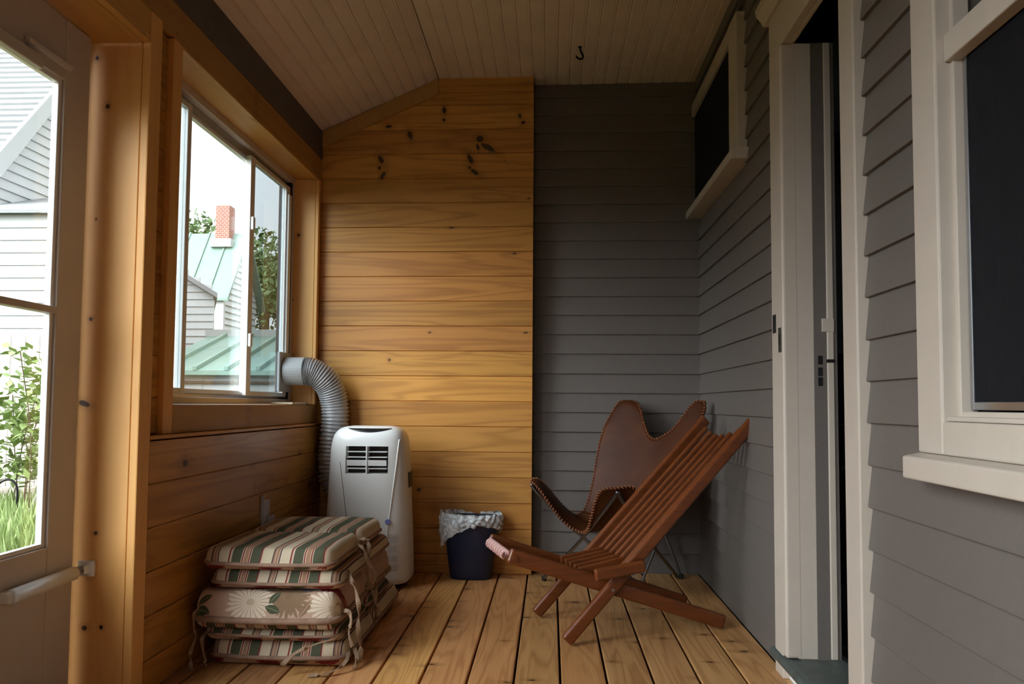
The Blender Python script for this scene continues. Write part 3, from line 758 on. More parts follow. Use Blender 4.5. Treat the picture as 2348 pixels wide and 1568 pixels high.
# ------------------------------------------------------------------ butterfly chair
def butterfly():
    t = thing('butterfly_chair', 'brown leather sling chair on crossed steel rods in the grey corner', 'chair', loc=(.30, 3.25, 0))
    O = Vector((.30, 3.25, 0))
    A = Vector((-.085, 3.25, .475)); B = Vector((.275, 2.93, .485)); Cc = Vector((.335, 3.50, .835)); D = Vector((.690, 3.22, .832))
    ctr = (A+B+Cc+D)/4
    TAB = [(0, 1.40), (7, 1.375), (12, 1.31), (17, 1.18), (22, 1.05), (27, .95), (33, .86), (39, .81), (45, .79)]
    TC = [(0, 1.40), (7, 1.37), (12, 1.305), (17, 1.19), (22, 1.06), (28, .96), (35, .89), (45, .86)]
    TD = [(0, 1.40), (5, 1.36), (9, 1.22), (13, 1.08), (18, .99), (25, .93), (35, .89), (45, .86)]
    def Rr(th):
        dg = math.degrees(th) % 360
        tb = TD if dg < 90 else TC if dg < 180 else TAB
        ph = abs(dg % 90-45)
        for (a, x), (b, y) in zip(tb, tb[1:]):
            if a <= ph <= b:
                k = (ph-a)/(b-a); return x+(y-x)*k
        return tb[-1][1]
    # smooth the outline table
    RS = {}
    for k in range(720):
        RS[k] = sum(Rr(math.radians((k+m)/2.0)) for m in range(-6, 7))/13
    def S(rho, th):
        R_ = RS[int(round(math.degrees(th)*2)) % 720]*rho
        s2, q2 = R_*math.cos(th), R_*math.sin(th)
        a = (s2+1)/2; b = (q2+1)/2
        p = A*(1-a)*(1-b)+B*a*(1-b)+Cc*(1-a)*b+D*a*b
        k = min(1.0, abs(s2*q2)/(.80 if q2 > 0 else .96)); k = k*k*(3-2*k)
        if q2 >= -.18: z = .272+.37*max(min(q2, 1.0)+.18, 0)**1.3
        else: z = .272
        z += .105*k if q2 > 0 else .20*k + .045*abs(s2)**2.0*max(0, 1-abs(q2))
        return Vector((p.x, p.y, z))-O, s2, q2
    N = 40
    NA = 144; NR = 26
    tt_ = {(-1, -1): A, (1, -1): B, (-1, 1): Cc, (1, 1): D}; corr = {}
    for k, v in tt_.items():
        th = math.atan2(k[1], k[0]); corr[k] = (v-O)-S(1.0, th)[0]
    rows = []
    for j in range(NR+1):
        row = []
        for i in range(NA):
            p, s2, q2 = S(max(.004, j/NR), 2*PI*i/NA)
            wgt = min(1, abs(s2)*abs(q2))**1.3; a = (min(1, max(-1, s2))+1)/2; b = (min(1, max(-1, q2))+1)/2
            c = corr[(-1, -1)]*(1-a)*(1-b)+corr[(1, -1)]*a*(1-b)+corr[(-1, 1)]*(1-a)*b+corr[(1, 1)]*a*b
            row.append(p+c*wgt)
        rows.append(row)
    mb = MB().grid(rows, True); mb.cap(0, NA)
    seat = mb.build('leather_sling', M['leather'], t, smooth=True, solid=.005)
    # laced edge
    edge = list(rows[NR])
    n = len(edge)
    fine = []
    for i in range(n):
        for k in range(6):
            fine.append(edge[i].lerp(edge[(i+1) % n], k/6))
    # even spacing, helical lacing
    L = 0; P = []; prev = fine[0]
    acc = [0]
    for i in range(1, len(fine)+1):
        L += (fine[i % len(fine)]-prev).length; prev = fine[i % len(fine)]; acc.append(L)
    import bisect
    m = 1500
    pts = []
    for i in range(m):
        d_ = L*i/m; j = bisect.bisect_right(acc, d_)-1; f = (d_-acc[j])/max(1e-6, acc[j+1]-acc[j])
        pts.append(fine[j % len(fine)].lerp(fine[(j+1) % len(fine)], f))
    hel = []
    for i in range(m):
        tg = (pts[(i+2) % m]-pts[i-2]).normalized()
        a = Vector((0, 0, 1)); n1 = tg.cross(a).normalized(); n2 = tg.cross(n1)
        an = i*2*PI/7.0
        hel.append(pts[i]+n1*math.cos(an)*.0058+n2*math.sin(an)*.0058)
    hel.append(hel[0])
    MB().tube(hel, .0022, 5, cap=False).build('lacing', M['stitch'], t, smooth=True)['label'] = 'shiny braided leather lacing along the edge'
    pts.append(pts[0]); MB().tube(pts[::4], .0045, 8, cap=False).build('piping', M['leather'], t, smooth=True)
    # frame rods
    F = {'A': Vector((-.025, 3.375, 0)), 'B': Vector((.398, 3.315, 0)), 'D': Vector((.625, 3.47, 0)), 'C': Vector((.20, 3.515, 0))}
    T = {'A': A, 'B': B, 'C': Cc, 'D': D}
    def tip(k, d): return T[k]+Vector((0, 0, -.012))+d
    r = .0075
    def rod(pl, nm='frame_rod', m=M['rod']):
        P = bez([p-O for p in pl], 10)
        MB().tube(P, r, 12).build(nm, m, t, smooth=True)
    up = Vector((0, 0, .012))
    # front pair cross: rod from tip A to foot under B, rod from tip B to foot under A; the same at the back and sides
    def cross(k, f, bow=.02, off=Vector((0, 0, 0))):
        a = T[k]+Vector((0, 0, -.014)); b = F[f]+Vector((0, 0, .009))+off
        m = a.lerp(b, .5)+Vector((0, 0, -bow))
        rod([a, a.lerp(b, .08)+Vector((0, 0, -bow*.6)), m, a.lerp(b, .92), b])
    cross('A', 'B'); cross('B', 'A', off=Vector((.0, 0, 0))); cross('C', 'D', off=Vector((0, .02, 0))); cross('D', 'C', off=Vector((0, .02, 0)))
    cross('B', 'D', off=Vector((-.02, 0, 0))); cross('D', 'B', off=Vector((.02, 0, 0)))
    for k in F:
        q = F[k]-O
        MB().tube([(q.x, q.y, .0), (q.x, q.y, .022)], .011, 12).build('foot_cap', M['black'], t, bevel=.003)
    return t
butterfly()

# ------------------------------------------------------------------ portable air conditioner
def super_ring(cx, cy, hx, hy, z, n=64, p=4.5, front=0.0):
    out = []
    for i in range(n):
        a = 2*PI*i/n; c, s_ = math.cos(a), math.sin(a)
        x = cx+hx*math.copysign(abs(c)**(2/p), c); y = cy+hy*math.copysign(abs(s_)**(2/p), s_)
        if y < cy: y -= front*(1-((x-cx)/hx)**2)
        out.append((x, y, z))
    return out
def bool_cut(o, cutter):
    md = o.modifiers.new('c', 'BOOLEAN'); md.object = cutter; md.operation = 'DIFFERENCE'; md.solver = 'EXACT'
    dg = bpy.context.evaluated_depsgraph_get(); dg.update()
    me = bpy.data.meshes.new_from_object(o.evaluated_get(dg)); o.modifiers.clear(); o.data = me
    bpy.data.objects.remove(cutter)
def air_con():
    t = thing('portable_air_conditioner', 'white portable air conditioner standing in the pine corner under the window', 'air conditioner', loc=(-.822, 3.258, 0))
    prof = [(.022, .176, .104), (.034, .186, .112), (.06, .188, .115), (.20, .184, .114), (.34, .178, .112), (.46, .173, .110), (.56, .169, .107), (.62, .166, .104), (.665, .158, .098), (.690, .146, .088), (.705, .130, .074), (.714, .110, .056), (.718, .085, .036)]
    # resample profile smoothly
    P = bez([Vector(q) for q in prof], 5)
    P = [Vector((p.x, p.y*1.045, p.z)) for p in P]
    rows = [super_ring(0, 0, p.y, p.z, p.x, 72, 4.2, .016) for p in P]
    mb = MB().grid(rows, True); n0 = 72
    mb.cap(0, n0, True); mb.cap(len(mb.v)-n0, n0)
    body = mb.build('housing', M['acwhite'], t, smooth=True)
    def fy(z):  # front surface depth at centre
        for a, b in zip(P, P[1:]):
            if a.x <= z <= b.x: k = (z-a.x)/max(1e-6, b.x-a.x); return -(a.z+(b.z-a.z)*k)-.016
        return -.12
    gx0, gx1, gz0, gz1 = -.086, .106, .508, .632
    cut = MB(); b_ = len(cut.v)
    cut.v += [(gx0-.006, -.2, gz0-.006), (gx1+.006, -.2, gz0-.006), (gx1+.006, -.2, gz1+.004), (gx0-.006, -.2, gz1+.004), (gx0+.004, -.08, gz0+.004), (gx1-.004, -.08, gz0+.004), (gx1-.004, -.08, gz1-.004), (gx0+.004, -.08, gz1-.004)]
    cut.f += [(0, 1, 2, 3), (7, 6, 5, 4), (0, 4, 5, 1), (1, 5, 6, 2), (2, 6, 7, 3), (3, 7, 4, 0)]
    c = cut.build('cutter', M['acwhite']); c.location = t.location; c.rotation_euler = t.rotation_euler
    bpy.context.view_layer.update()
    bool_cut(body, c)
    cut = MB(); prf = []
    for i in range(17):
        a = PI*i/16; prf.append((-.105*math.cos(a)+.012, .716-.026*math.sin(a)))
    prf = [(x, z) for x, z in prf]+[(.117, .78), (-.093, .78)]
    cut.prism(prf, 'Y', -.14, -.030)
    # control recess at the top front edge
    c = MB().prism([(x, -y) for x, y in [(-.093+.0, .118), (-.06, .060), (.012, .050), (.084, .060), (.117, .118)]][::-1], 'Z', .704, .80).build('cutter', M['acwhite'])
    bpy.data.objects.remove(c)
    md = None
    for p in body.data.polygons: p.use_smooth = True
    try: body.data.set_sharp_from_angle(angle=math.radians(38))
    except Exception: pass
    # control panel: dark curved lens across the upper front
    rows = []
    for i in range(25):
        u_ = -1+2*i/24; x = .012+.098*u_; h = .0155*(1-u_*u_)
        yy = []
        for k in range(5):
            z = .708-h*k/4
            # find front surface y for (x,z)
            best = None
            for a, b in zip(P, P[1:]):
                if a.x <= z <= b.x:
                    kk = (z-a.x)/max(1e-6, b.x-a.x); hx = a.y+(b.y-a.y)*kk; hy = a.z+(b.z-a.z)*kk
                    xr = min(.999, abs(x)/hx); yv = -hy*(1-xr**4.2)**(1/4.2)-.016*(1-xr*xr); best = yv
            yy.append((x, (best if best is not None else -.06)-.0025, z))
        rows.append(yy)
    MB().grid(rows).build('control_panel', M['acdark'], t, smooth=True, solid=.003)
    # grille interior and louvres
    MB().box(gx0+.004, gx1-.004, -.0815, -.0795, gz0+.004, gz1-.004).build('grille_back', M['acdark'], t)
    cxg = (gx0+gx1)/2
    MB().box(cxg-.003, cxg+.003, -.124, -.0815, gz0+.0, gz1-.0).build('grille_divider', M['acwhite'], t, bevel=.001)
    for i, (z, tl, dp) in enumerate(((gz1-.028, .10, .020), (gz1-.052, .12, .020), (gz0+.049, 1.35, .026), (gz0+.022, .12, .022))):
        dy, dz = math.cos(tl)*dp, math.sin(tl)*dp
        for a, b in ((gx0+.007, cxg-.004), (cxg+.004, gx1-.007)):
            m = MB(); y0 = -.120 if tl < 1 else -.119
            pr = [(y0, z-.0), (y0, z+.0022), (y0+dy, z+dz+.0022), (y0+dy, z+dz)] if tl < 1 else [(y0, z-dz/2), (y0-.003, z+dz/2), (y0-.0005, z+dz/2), (y0+.0025, z-dz/2)]
            m.prism(pr, 'X', a, b).build('louvre', M['acwhite'], t)
    # seams of the front panel
    def surf(x, z):
        for a, b in zip(P, P[1:]):
            if a.x <= z <= b.x:
                kk = (z-a.x)/max(1e-6, b.x-a.x); hx = a.y+(b.y-a.y)*kk; hy = a.z+(b.z-a.z)*kk
                xr = min(.999, abs(x)/hx); return -hy*(1-xr**4.2)**(1/4.2)-.016*(1-xr*xr)
        return -.1
    def seam(nm, pts, r, m):
        L = bez([Vector((x, z, 0)) for x, z in pts], 8)
        MB().tube([(q.x, surf(q.x, q.y)-.0002, q.y) for q in L], r, 6).build(nm, m, t, smooth=True)
    seam('panel_seam', [(-.112, .56), (-.100, .49), (-.080, .35), (-.066, .22), (-.055, .06)], .0011, M['acdark'])
    seam('panel_ridge', [(.148, .66), (.140, .55), (.122, .38), (.108, .25), (.100, .06)], .0035, M['acwhite'])
    # side handles
    for sx in (-1, 1):
        MB().box(sx*.1765, sx*.1845, -.03, .045, .44, .51).build('side_grip', M['acdark'], t, bevel=.002)
    # base and castors
    MB().grid([super_ring(0, 0, .168, .100, .014, 48), super_ring(0, 0, .172, .104, .024, 48)], True).cap(0, 48, True) if False else None
    m = MB().grid([super_ring(0, 0, .168, .098, .013, 48), super_ring(0, 0, .176, .104, .024, 48)], True); m.cap(0, 48, True); m.cap(48, 48)
    m.build('base', M['acdark'], t)
    for x in (-.13, .13):
        for y in (-.07, .07):
            MB().tube([(x-.010, y, .0115), (x+.010, y, .0115)], .0115, 14).build('castor', M['acdark'], t, bevel=.002)
    # printed sheet stuck on the lower front, with lines of small print
    rows = []
    for j in range(9):
        z = .085+.160*j/8; rows.append([(.052+.105*i/10, surf(.052+.105*i/10, z)-.0012, z) for i in range(11)])
    tt = NT('printed_sheet'); v, x, y, z = tt.xyz()
    ln = tt.m_('GREATER_THAN', tt.m_('FRACT', tt.m_('MULTIPLY', z, 170.0)), .52)
    para = tt.m_('GREATER_THAN', tt.m_('FRACT', tt.m_('MULTIPLY_ADD', z, 24.0, .35)), .34)
    wr_ = tt.m_('GREATER_THAN', tt.noise(tt.comb(tt.m_('MULTIPLY', x, 260.0), 0.0, tt.m_('FLOOR', tt.m_('MULTIPLY', z, 170.0))), 1, 1), .40)
    inx = tt.m_('MULTIPLY', tt.m_('GREATER_THAN', x, .062), tt.m_('LESS_THAN', x, .148))
    k = tt.m_('MULTIPLY', tt.m_('MULTIPLY', ln, para), tt.m_('MULTIPLY', wr_, inx))
    tt.set(tt.mix(tt.m_('MULTIPLY', k, .55), (.66, .64, .62), (.22, .22, .25)), .25)
    MB().grid(rows).build('printed_sheet', tt.m, t, smooth=True)['label'] = 'pale sheet with lines of small grey print'
    MB().tube([(.110, surf(.110, .300)+.001, .300), (.110, surf(.110, .300)-.006, .300)], .0125, 20).build('suction_cup', M['blue'], t, bevel=.002)['label'] = 'round blue suction cup'
    # exhaust hose, corrugated, from the window outlet over and down behind the unit
    L = Vector((-.822, 3.258, 0))
    path = [(-1.170, 3.345, .972), (-1.135, 3.350, .968), (-1.095, 3.362, .945), (-1.062, 3.385, .900), (-1.045, 3.405, .830), (-1.040, 3.410, .74), (-1.048, 3.408, .64), (-1.052, 3.405, .54), (-1.040, 3.404, .45), (-.99, 3.405, .385), (-.92, 3.405, .36), (-.88, 3.400, .36)]
    Pp = bez([Vector(p)-L for p in path], 40)
    MB().tube(Pp, lambda i: .0635+.0042*math.sin(i*2*PI/7.6), 28).build('exhaust_hose', M['hose'], t, smooth=True)['label'] = 'corrugated silver-grey hose'
    MB().tube([Vector((-1.262, 3.340, .972))-L, Vector((-1.168, 3.345, .972))-L], .0665, 32).build('hose_collar', M['acgrey'], t, bevel=.003)
    MB().box(-1.274-L.x, -1.262-L.x, 3.262-L.y, 3.420-L.y, .872, 1.060).build('window_adapter', M['acgrey'], t, bevel=.003)
    return t
air_con()

# ------------------------------------------------------------------ waste bin with liner
def bin_():
    t = thing('waste_bin', 'navy plastic waste bin against the pine wall', 'bin', loc=(-.372, 3.405, 0))
    def ring(z, k, n=56, add=0.0):
        return [( (.099+.036*k+add)*math.copysign(abs(math.cos(2*PI*i/n))**.8, math.cos(2*PI*i/n)), (.055+.014*k+add)*math.copysign(abs(math.sin(2*PI*i/n))**.8, math.sin(2*PI*i/n)), z) for i in range(n)]
    rows = [ring(.001, -.06), ring(.006, 0)]+[ring(.006+.284*k/8, k/8) for k in range(1, 9)]+[ring(.292, 1, add=.004), ring(.288, 1, add=-.006)]+[ring(.288-.27*k/6, 1-k/6, add=-.006) for k in range(1, 7)]
    mb = MB().grid(rows, True); mb.cap(0, 56, True); mb.cap(len(mb.v)-56, 56)
    mb.build('bucket', M['bin'], t, smooth=True)
    # liner draped over the rim, gathered to a knot at the front
    n = 160; R = []
    def off(a, j, amp): return noise.noise(Vector((math.cos(a)*6, math.sin(a)*6, j*1.7)))*amp
    knot_a = -PI/2+.18
    depthrow = 16
    for j in range(depthrow+1):
        row = []
        f = j/depthrow
        for i in range(n):
            a = 2*PI*i/n
            # angular distance from the knot at the front
            da = math.atan2(math.sin(a-knot_a), math.cos(a-knot_a))
            drop = .045+.120*min(1, abs(da)/1.4)**1.1 if abs(da) < 1.4 else .160
            if da > 0: drop = .045+.030*min(1, abs(da)/1.2)
            if abs(da) > 1.7: drop = .10
            cc, ss = math.cos(a), math.sin(a)
            lift = .012*max(0, -cc)  # left side sits higher
            if f < .25:
                q = f/.25; k = 1-.25*(1-q); z = .300+lift-.10*(1-q)**1.0; add = -.012+.014*q
            else:
                q = (f-.25)/.75; z = .304+lift-drop*q; k = 1-.3*q*drop/.3; add = .010+.006*math.sin(q*PI)
            puck = .0035*math.sin(a*26+j*.3)+off(a, j*.35, .010)
            x = (.099+.036*k+add+puck)*math.copysign(abs(cc)**.8, cc); y = (.055+.014*k+add+puck*.8)*math.copysign(abs(ss)**.8, ss)
            if f > .25:
                w = math.exp(-(da/.55)**2)*q
                x = x*(1-w*.35)+(math.cos(knot_a)*.11)*w*.35; z += .004*w
                y -= .010*w
            z += off(a, j*.5+9, .006)*(1 if f > .1 else 0)
            row.append((x, y, z))
        R.append(row)
    lo = MB().grid(R, True).build('bin_liner', M['liner'], smooth=True)
    lo.location = (-.372, 3.405, 0)
    tag(lo, 'clear crinkled plastic bag folded over the rim of the navy bin', 'bin liner')
    kn = MB().sphere((.022, -.100, .256), .012, 1.1, .8, .9, 12); kn.build('knot', M['clearplastic'], lo, smooth=True)
bin_()

# ------------------------------------------------------------------ cushions
def cushion(label, x0, x1, y0, y1, z0, z1, front_h, mat_top, mat_bot, seed, ymid=None, wob=.006, ties=(), sag=.012, rot=0.0, mf=.5):
    """two-section chair pad lying flat: front section y0..ymid, back section ymid..y1. Object origin at its base centre"""
    cx, cy = (x0+x1)/2, (y0+y1)/2
    t = thing('chair_cushion', label, 'cushion', 'chair cushions in the stack by the pine wall', loc=(cx, cy, z0), rz=rot)
    rnd = random.Random(seed)
    NX, NY = 44, 60
    H = z1-z0; hx, hy = (x1-x0)/2, (y1-y0)/2
    ym = (ymid-cy) if ymid is not None else None
    def half_w(y):
        v = (y+hy)/(2*hy); w = hx
        r = .050
        e = min(y+hy, hy-y)
        if e < r: w = hx-r+math.sqrt(max(0, r*r-(r-e)**2))
        if ym is not None:
            w -= .026*math.exp(-((y-ym)/.022)**2)
        return w
    def hgt(x, y, w):
        ex = max(0, w-abs(x)); ey = min(y+hy, hy-y)
        R_ = .030
        fx = min(1, ex/R_); fy = min(1, max(0, ey)/R_)
        g = math.sqrt(max(0, 1-(1-fx)**2))*math.sqrt(max(0, 1-(1-fy)**2))
        g = .10+.90*g
        if ym is not None: g *= 1-.30*math.exp(-((y-ym)/.020)**2)
        return g
    top, bot, uvt = [], [], []
    for j in range(NY+1):
        s = j/NY; s = s*s*(3-2*s)*.55+s*.45
        y = -hy+2*hy*s; w = half_w(y); rt, rb_ = [], []
        for i in range(NX+1):
            q = i/NX; q = q*q*(3-2*q)*.6+q*.4
            x = -w+2*w*q; g = hgt(x, y, w)
            nz = noise.noise(Vector((x*7+seed*3.1, y*7, seed)))*wob
            zt = H*mf+H*(1-mf)*g+nz*g; zb_ = H*mf-H*mf*g+nz*.4*(1-g)
            yy = y-(.012*math.sin(PI*q)+nz*.6 if j == 0 else 0)
            rt.append((x, yy, zt)); rb_.append((x, yy, zb_))
        top.append(rt); bot.append(rb_)
    def make(name, rows, mat, up):
        mb = MB().grid(rows)
        me = bpy.data.meshes.new(name); me.from_pydata([tuple(v) for v in mb.v], [], mb.f if up else [f[::-1] for f in mb.f])
        me.materials.append(mat); uv = me.uv_layers.new(name='UVMap')
        # arc-length v from the front edge, per column
        R_, Cn = len(rows), len(rows[0]); arc = [[0]*Cn for _ in range(R_)]
        for i in range(Cn):
            for j in range(1, R_):
                arc[j][i] = arc[j-1][i]+(Vector(rows[j][i])-Vector(rows[j-1][i])).length
        for p in me.polygons:
            p.use_smooth = True
            for li in p.loop_indices:
                vi = me.loops[li].vertex_index; j, i = divmod(vi, Cn)
                vv = mb.v[vi]
                uv.data[li].uv = (vv[0]+seed*.037+.02, arc[j][i])
        o = bpy.data.objects.new(name, me); COL.objects.link(o); o.parent = t
        return o
    make('top_panel', top, mat_top, True)
    make('bottom_panel', bot, mat_bot, False)
    # welt round the edge
    loop = [Vector(top[0][i]) for i in range(NX+1)]+[Vector(top[j][NX]) for j in range(1, NY+1)]+[Vector(top[NY][NX-i]) for i in range(1, NX+1)]+[Vector(top[NY-j][0]) for j in range(1, NY)]
    lb = [Vector(bot[0][i]) for i in range(NX+1)]+[Vector(bot[j][NX]) for j in range(1, NY+1)]+[Vector(bot[NY][NX-i]) for i in range(1, NX+1)]+[Vector(bot[NY-j][0]) for j in range(1, NY)]
    mid = [(a+b)/2 for a, b in zip(loop, lb)]; mid.append(mid[0])
    w = MB().tube(mid, max(.0045, H*.09), 8, cap=False)
    me = w.build('piping', M['floral_edge'], t, smooth=True)
    for pts, wd in ties:
        P = bez([Vector(p)-Vector((cx, cy, z0)) for p in pts], 8)
        sd = [(math.cos(i*.23+seed), math.sin(i*.31), .25) for i in range(len(P))]
        MB().ribbon(P, wd, .0022, sd).build('tie_strap', M['tie'], t, smooth=False)
    return t
M['floral_edge'] = plain('tan_piping_fabric', (.36, .22, .15), .85, var=.35, nscale=30)
XR_ = -.640
cushion('striped cushion lying at the very top of the stack', -1.085, -.668, 2.185, 2.86, .300, .368, .06, M['stripe'], M['floral2'], 1, 2.53, mf=.30,
        ties=[([(-.668, 2.53, .338), (-.640, 2.51, .330), (-.628, 2.49, .29), (-.632, 2.47, .24), (-.618, 2.46, .19)], .013),
              ([(-.672, 2.50, .330), (-.650, 2.44, .335), (-.628, 2.43, .315), (-.622, 2.44, .28), (-.600, 2.46, .235), (-.606, 2.45, .20)], .012),
              ([(-.670, 2.52, .340), (-.652, 2.50, .345), (-.630, 2.50, .342)], .011)])
cushion('striped cushion second from the top, with red piping petals below it', -1.070, -.645, 2.205, 2.90, .238, .2985, .06, M['stripe'], M['floral2'], 2, 2.55, mf=.32,
        ties=[([(-.655, 2.30, .285), (-.628, 2.26, .262), (-.608, 2.25, .225), (-.598, 2.25, .17), (-.600, 2.25, .11), (-.590, 2.25, .055), (-.592, 2.24, .012)], .015),
              ([(-.650, 2.53, .27), (-.625, 2.50, .25), (-.604, 2.49, .20), (-.600, 2.47, .14), (-.585, 2.46, .10)], .013)])
cushion('thick pink floral cushion with large white flowers, middle of the stack', -1.105, -.648, 2.175, 2.93, .122, .2365, .11, M['floral'], M['stripe'], 3, 2.56, wob=.008, mf=.26,
        ties=[([(-.652, 2.24, .17), (-.622, 2.215, .175), (-.612, 2.21, .15), (-.618, 2.21, .11), (-.606, 2.21, .07)], .013),
              ([(-1.07, 2.22, .19), (-1.092, 2.18, .175), (-1.096, 2.18, .13), (-1.088, 2.18, .10), (-1.098, 2.17, .055), (-1.092, 2.16, .03), (-1.085, 2.15, .008)], .011),
              ([(-.650, 2.55, .18), (-.622, 2.52, .16), (-.606, 2.50, .10), (-.602, 2.50, .05)], .013)])
cushion('thin striped cushion squeezed under the thick floral one', -1.085, -.648, 2.205, 2.92, .078, .1215, .04, M['stripe'], M['floral2'], 3, 2.56,
        ties=[([(-.652, 2.27, .105), (-.640, 2.185, .107), (-.70, 2.155, .095), (-.76, 2.145, .070), (-.80, 2.135, .035)], .014),
              ([(-1.075, 2.22, .10), (-1.07, 2.185, .09), (-1.055, 2.165, .055), (-1.04, 2.155, .020)], .012)])
cushion('striped cushion at the bottom of the stack, resting on the deck', -1.070, -.628, 2.215, 3.00, .0015, .0775, .07, M['stripe'], M['floral2'], 2, 2.60, mf=.38,
        ties=[([(-.635, 2.27, .045), (-.622, 2.19, .030), (-.66, 2.15, .012), (-.72, 2.14, .004)], .012),
              ([(-.632, 2.30, .05), (-.600, 2.24, .03), (-.598, 2.20, .010)], .013)])

# ------------------------------------------------------------------ small things on the left wall
o = MB().box(-1.262, -1.160, 3.16, 3.335, .8135, .823).build('wood_scrap', M['paper'], bevel=.002)
tag(o, 'pale wood offcut lying on the window sill below the hose', 'wood offcut')
wo = thing('wall_outlet', 'clear plastic outlet cover on the pine wainscot behind the cushions', 'outlet', loc=(XW, 2.80, .38))
MB().box(.0005, .006, -.035, .035, -.055, .055).build('outlet_plate', M['clearplastic'], wo, bevel=.002)
MB().box(.006, .022, .010, .050, -.085, -.010).build('cover_flap', M['clearplastic'], wo, bevel=.003)
MB().box(.0005, .012, -.044, -.036, -.045, .075).build('cover_edge', M['clearplastic'], wo, bevel=.001)

# ------------------------------------------------------------------ outside
ZG = -.12
g = MB().box(-60, -1.45, -20, 60, ZG-.3, ZG); struct(g.build('ground', M['grass']))
g = MB().box(-1.45, 30, YG+.6, 60, ZG-.3, ZG); struct(g.build('ground_beyond', M['grass']))

def lap(mb, axis, face, out, a, b, z0, z1, ex):
    z = z0
    while z < z1-1e-3:
        e = min(z+ex, z1); f1 = face-out*.02
        mb.prism([(face, z), (f1-out*.02, z), (f1-out*.02, e+.005), (f1, e+.005)], axis, a, b); z += ex
    return mb
# white clapboard house seen through the storm door
H1 = thing('clapboard_house', 'white clapboard house with steep shingled roof seen through the storm door', 'house', loc=(-7, 9, ZG))
L1 = Vector((-7, 9, ZG))
def off_(mb, L): mb.v = [(v[0]-L.x, v[1]-L.y, v[2]-L.z) for v in mb.v]; return mb
# gable end wall facing +x ; eave (front) y 8.2 -> ridge y 10.9
ye, ze, yr, zr = 8.30, 3.77, 10.6, 6.79
mb = MB()
z = ZG
while z < zr-.05:
    ya = ye+.12 if z < ze else ye+.12+(z-ze)/(zr-ze)*(yr-ye)
    yb = 2*yr-ya
    mb.prism([(-6.98, z), (-7.02, z), (-7.02, z+.14), (-7.0, z+.14)], 'Y', ya, yb); z += .135
off_(mb, L1).build('gable_siding', M['housewhite'], H1)
mb = MB().prism([(ye+.15, ZG), (2*yr-ye-.15, ZG), (2*yr-ye-.15, ze), (yr, zr-.15), (ye+.15, ze)], 'X', -14, -7.03)
off_(mb, L1).build('house_body', M['housewhite'], H1)
# roof slope with courses
mb = MB(); n = 26
for i in range(n):
    a, b = i/n, (i+1)/n
    y0_, z0_ = ye+(yr-ye)*a, ze+(zr-ze)*a; y1_, z1_ = ye+(yr-ye)*b, ze+(zr-ze)*b
    mb.prism([(y0_-.02, z0_+.03), (y0_, z0_-.04), (y1_, z1_-.04), (y1_, z1_+.012)], 'X', -14.2, -6.90)
off_(mb, L1).build('roof', M['shingle'], H1)
mb = MB().prism([(ye-.02, ze+.03), (ye+.10, ze-.16), (yr, zr-.16), (yr, zr+.03)], 'X', -6.90, -6.84); off_(mb, L1).build('rake_board', M['housewhite'], H1)
# lower front wing with level clapboards
mb = MB(); lap(mb, 'X', 8.05, -1, -13, -5.52, ZG+.3, 3.05, .15); off_(mb, L1).build('wing_siding', M['housewhite'], H1)
mb = MB().box(-13, -5.53, 8.10, 9.2, ZG, 3.05); off_(mb, L1).build('wing_body', M['housewhite'], H1)
mb = MB().prism([(7.95, 3.03), (7.95, 3.07), (9.3, 3.60), (9.3, 3.55)], 'X', -13.1, -5.45); off_(mb, L1).build('wing_roof', M['shingle'], H1)
mb = MB().box(-5.62, -5.50, 7.99, 8.08, ZG, 3.05); off_(mb, L1).build('corner_board', M['housewhite'], H1)

# plain pale fence
fe = MB(); x = -9.0
while x < -4.4:
    fe.box(x, x+.145, 6.85, 6.875, ZG, 1.48); x += .15
fo = fe.build('board_fence', M['fence']); tag(fo, 'pale board fence beyond the storm door behind the shrub', 'fence')

# green roofed house with chimney
H2 = thing('green_roofed_house', 'far house with steep pale green metal roof seen through the window', 'house', loc=(-9.5, 20, ZG))
L2 = Vector((-9.5, 20, ZG))
def skew(mb):
    mb.v = [(v[0]-max(0, v[1]-14.5)*.55, v[1], v[2]) for v in mb.v]; return mb
def metal_roof(x0, x1, y0, z0, y1, z1, step, L, par, name='roof', rib=.05):
    mb = MB().prism([(y0, z0), (y0, z0-.06), (y1, z1-.06), (y1, z1)], 'X', x0, x1); x = x1
    while x > x0:
        mb.prism([(y0-.01, z0), (y0-.01, z0+rib), (y1, z1+rib), (y1, z1)], 'X', x-.05, x); x -= step
    return off_(mb, L).build(name, M['greenroof'], par)
metal_roof(-19, -9.30, 20.0, 3.82, 21.35, 6.05, .62, L2, H2)
metal_roof(-19, -9.30, 22.7, 3.82, 21.35, 6.05, .62, L2, H2)
mb = MB().prism([(20.2, ZG), (22.5, ZG), (22.5, 3.9), (21.35, 5.85), (20.2, 3.9)], 'X', -18.8, -9.62); off_(mb, L2).build('house_body', M['tanshingle'], H2)
mb = MB(); z = ZG
while z < 5.8:
    ya = 20.2 if z < 3.9 else 20.2+(z-3.9)/1.95*1.15; yb = 42.7-ya
    if yb-ya > .1: mb.prism([(-9.50, z), (-9.61, z), (-9.61, z+.2), (-9.56, z+.2)], 'Y', ya, yb)
    z += .19
off_(mb, L2).build('gable_siding', M['housewhite'], H2)
mb = MB().box(-9.75, -9.48, 20.1, 20.2, ZG, 3.82); off_(mb, L2).build('corner_board', M['housewhite'], H2)
mb = MB().box(-10.22, -9.80, 21.0, 21.4, 5.6, 6.84); ch = off_(mb, L2).build('chimney', M['brick'], H2)
mb = MB().box(-10.36, -9.70, 20.93, 21.56, 5.55, 5.80); off_(mb, L2).build('chimney_flashing', M['housewhite'], ch)
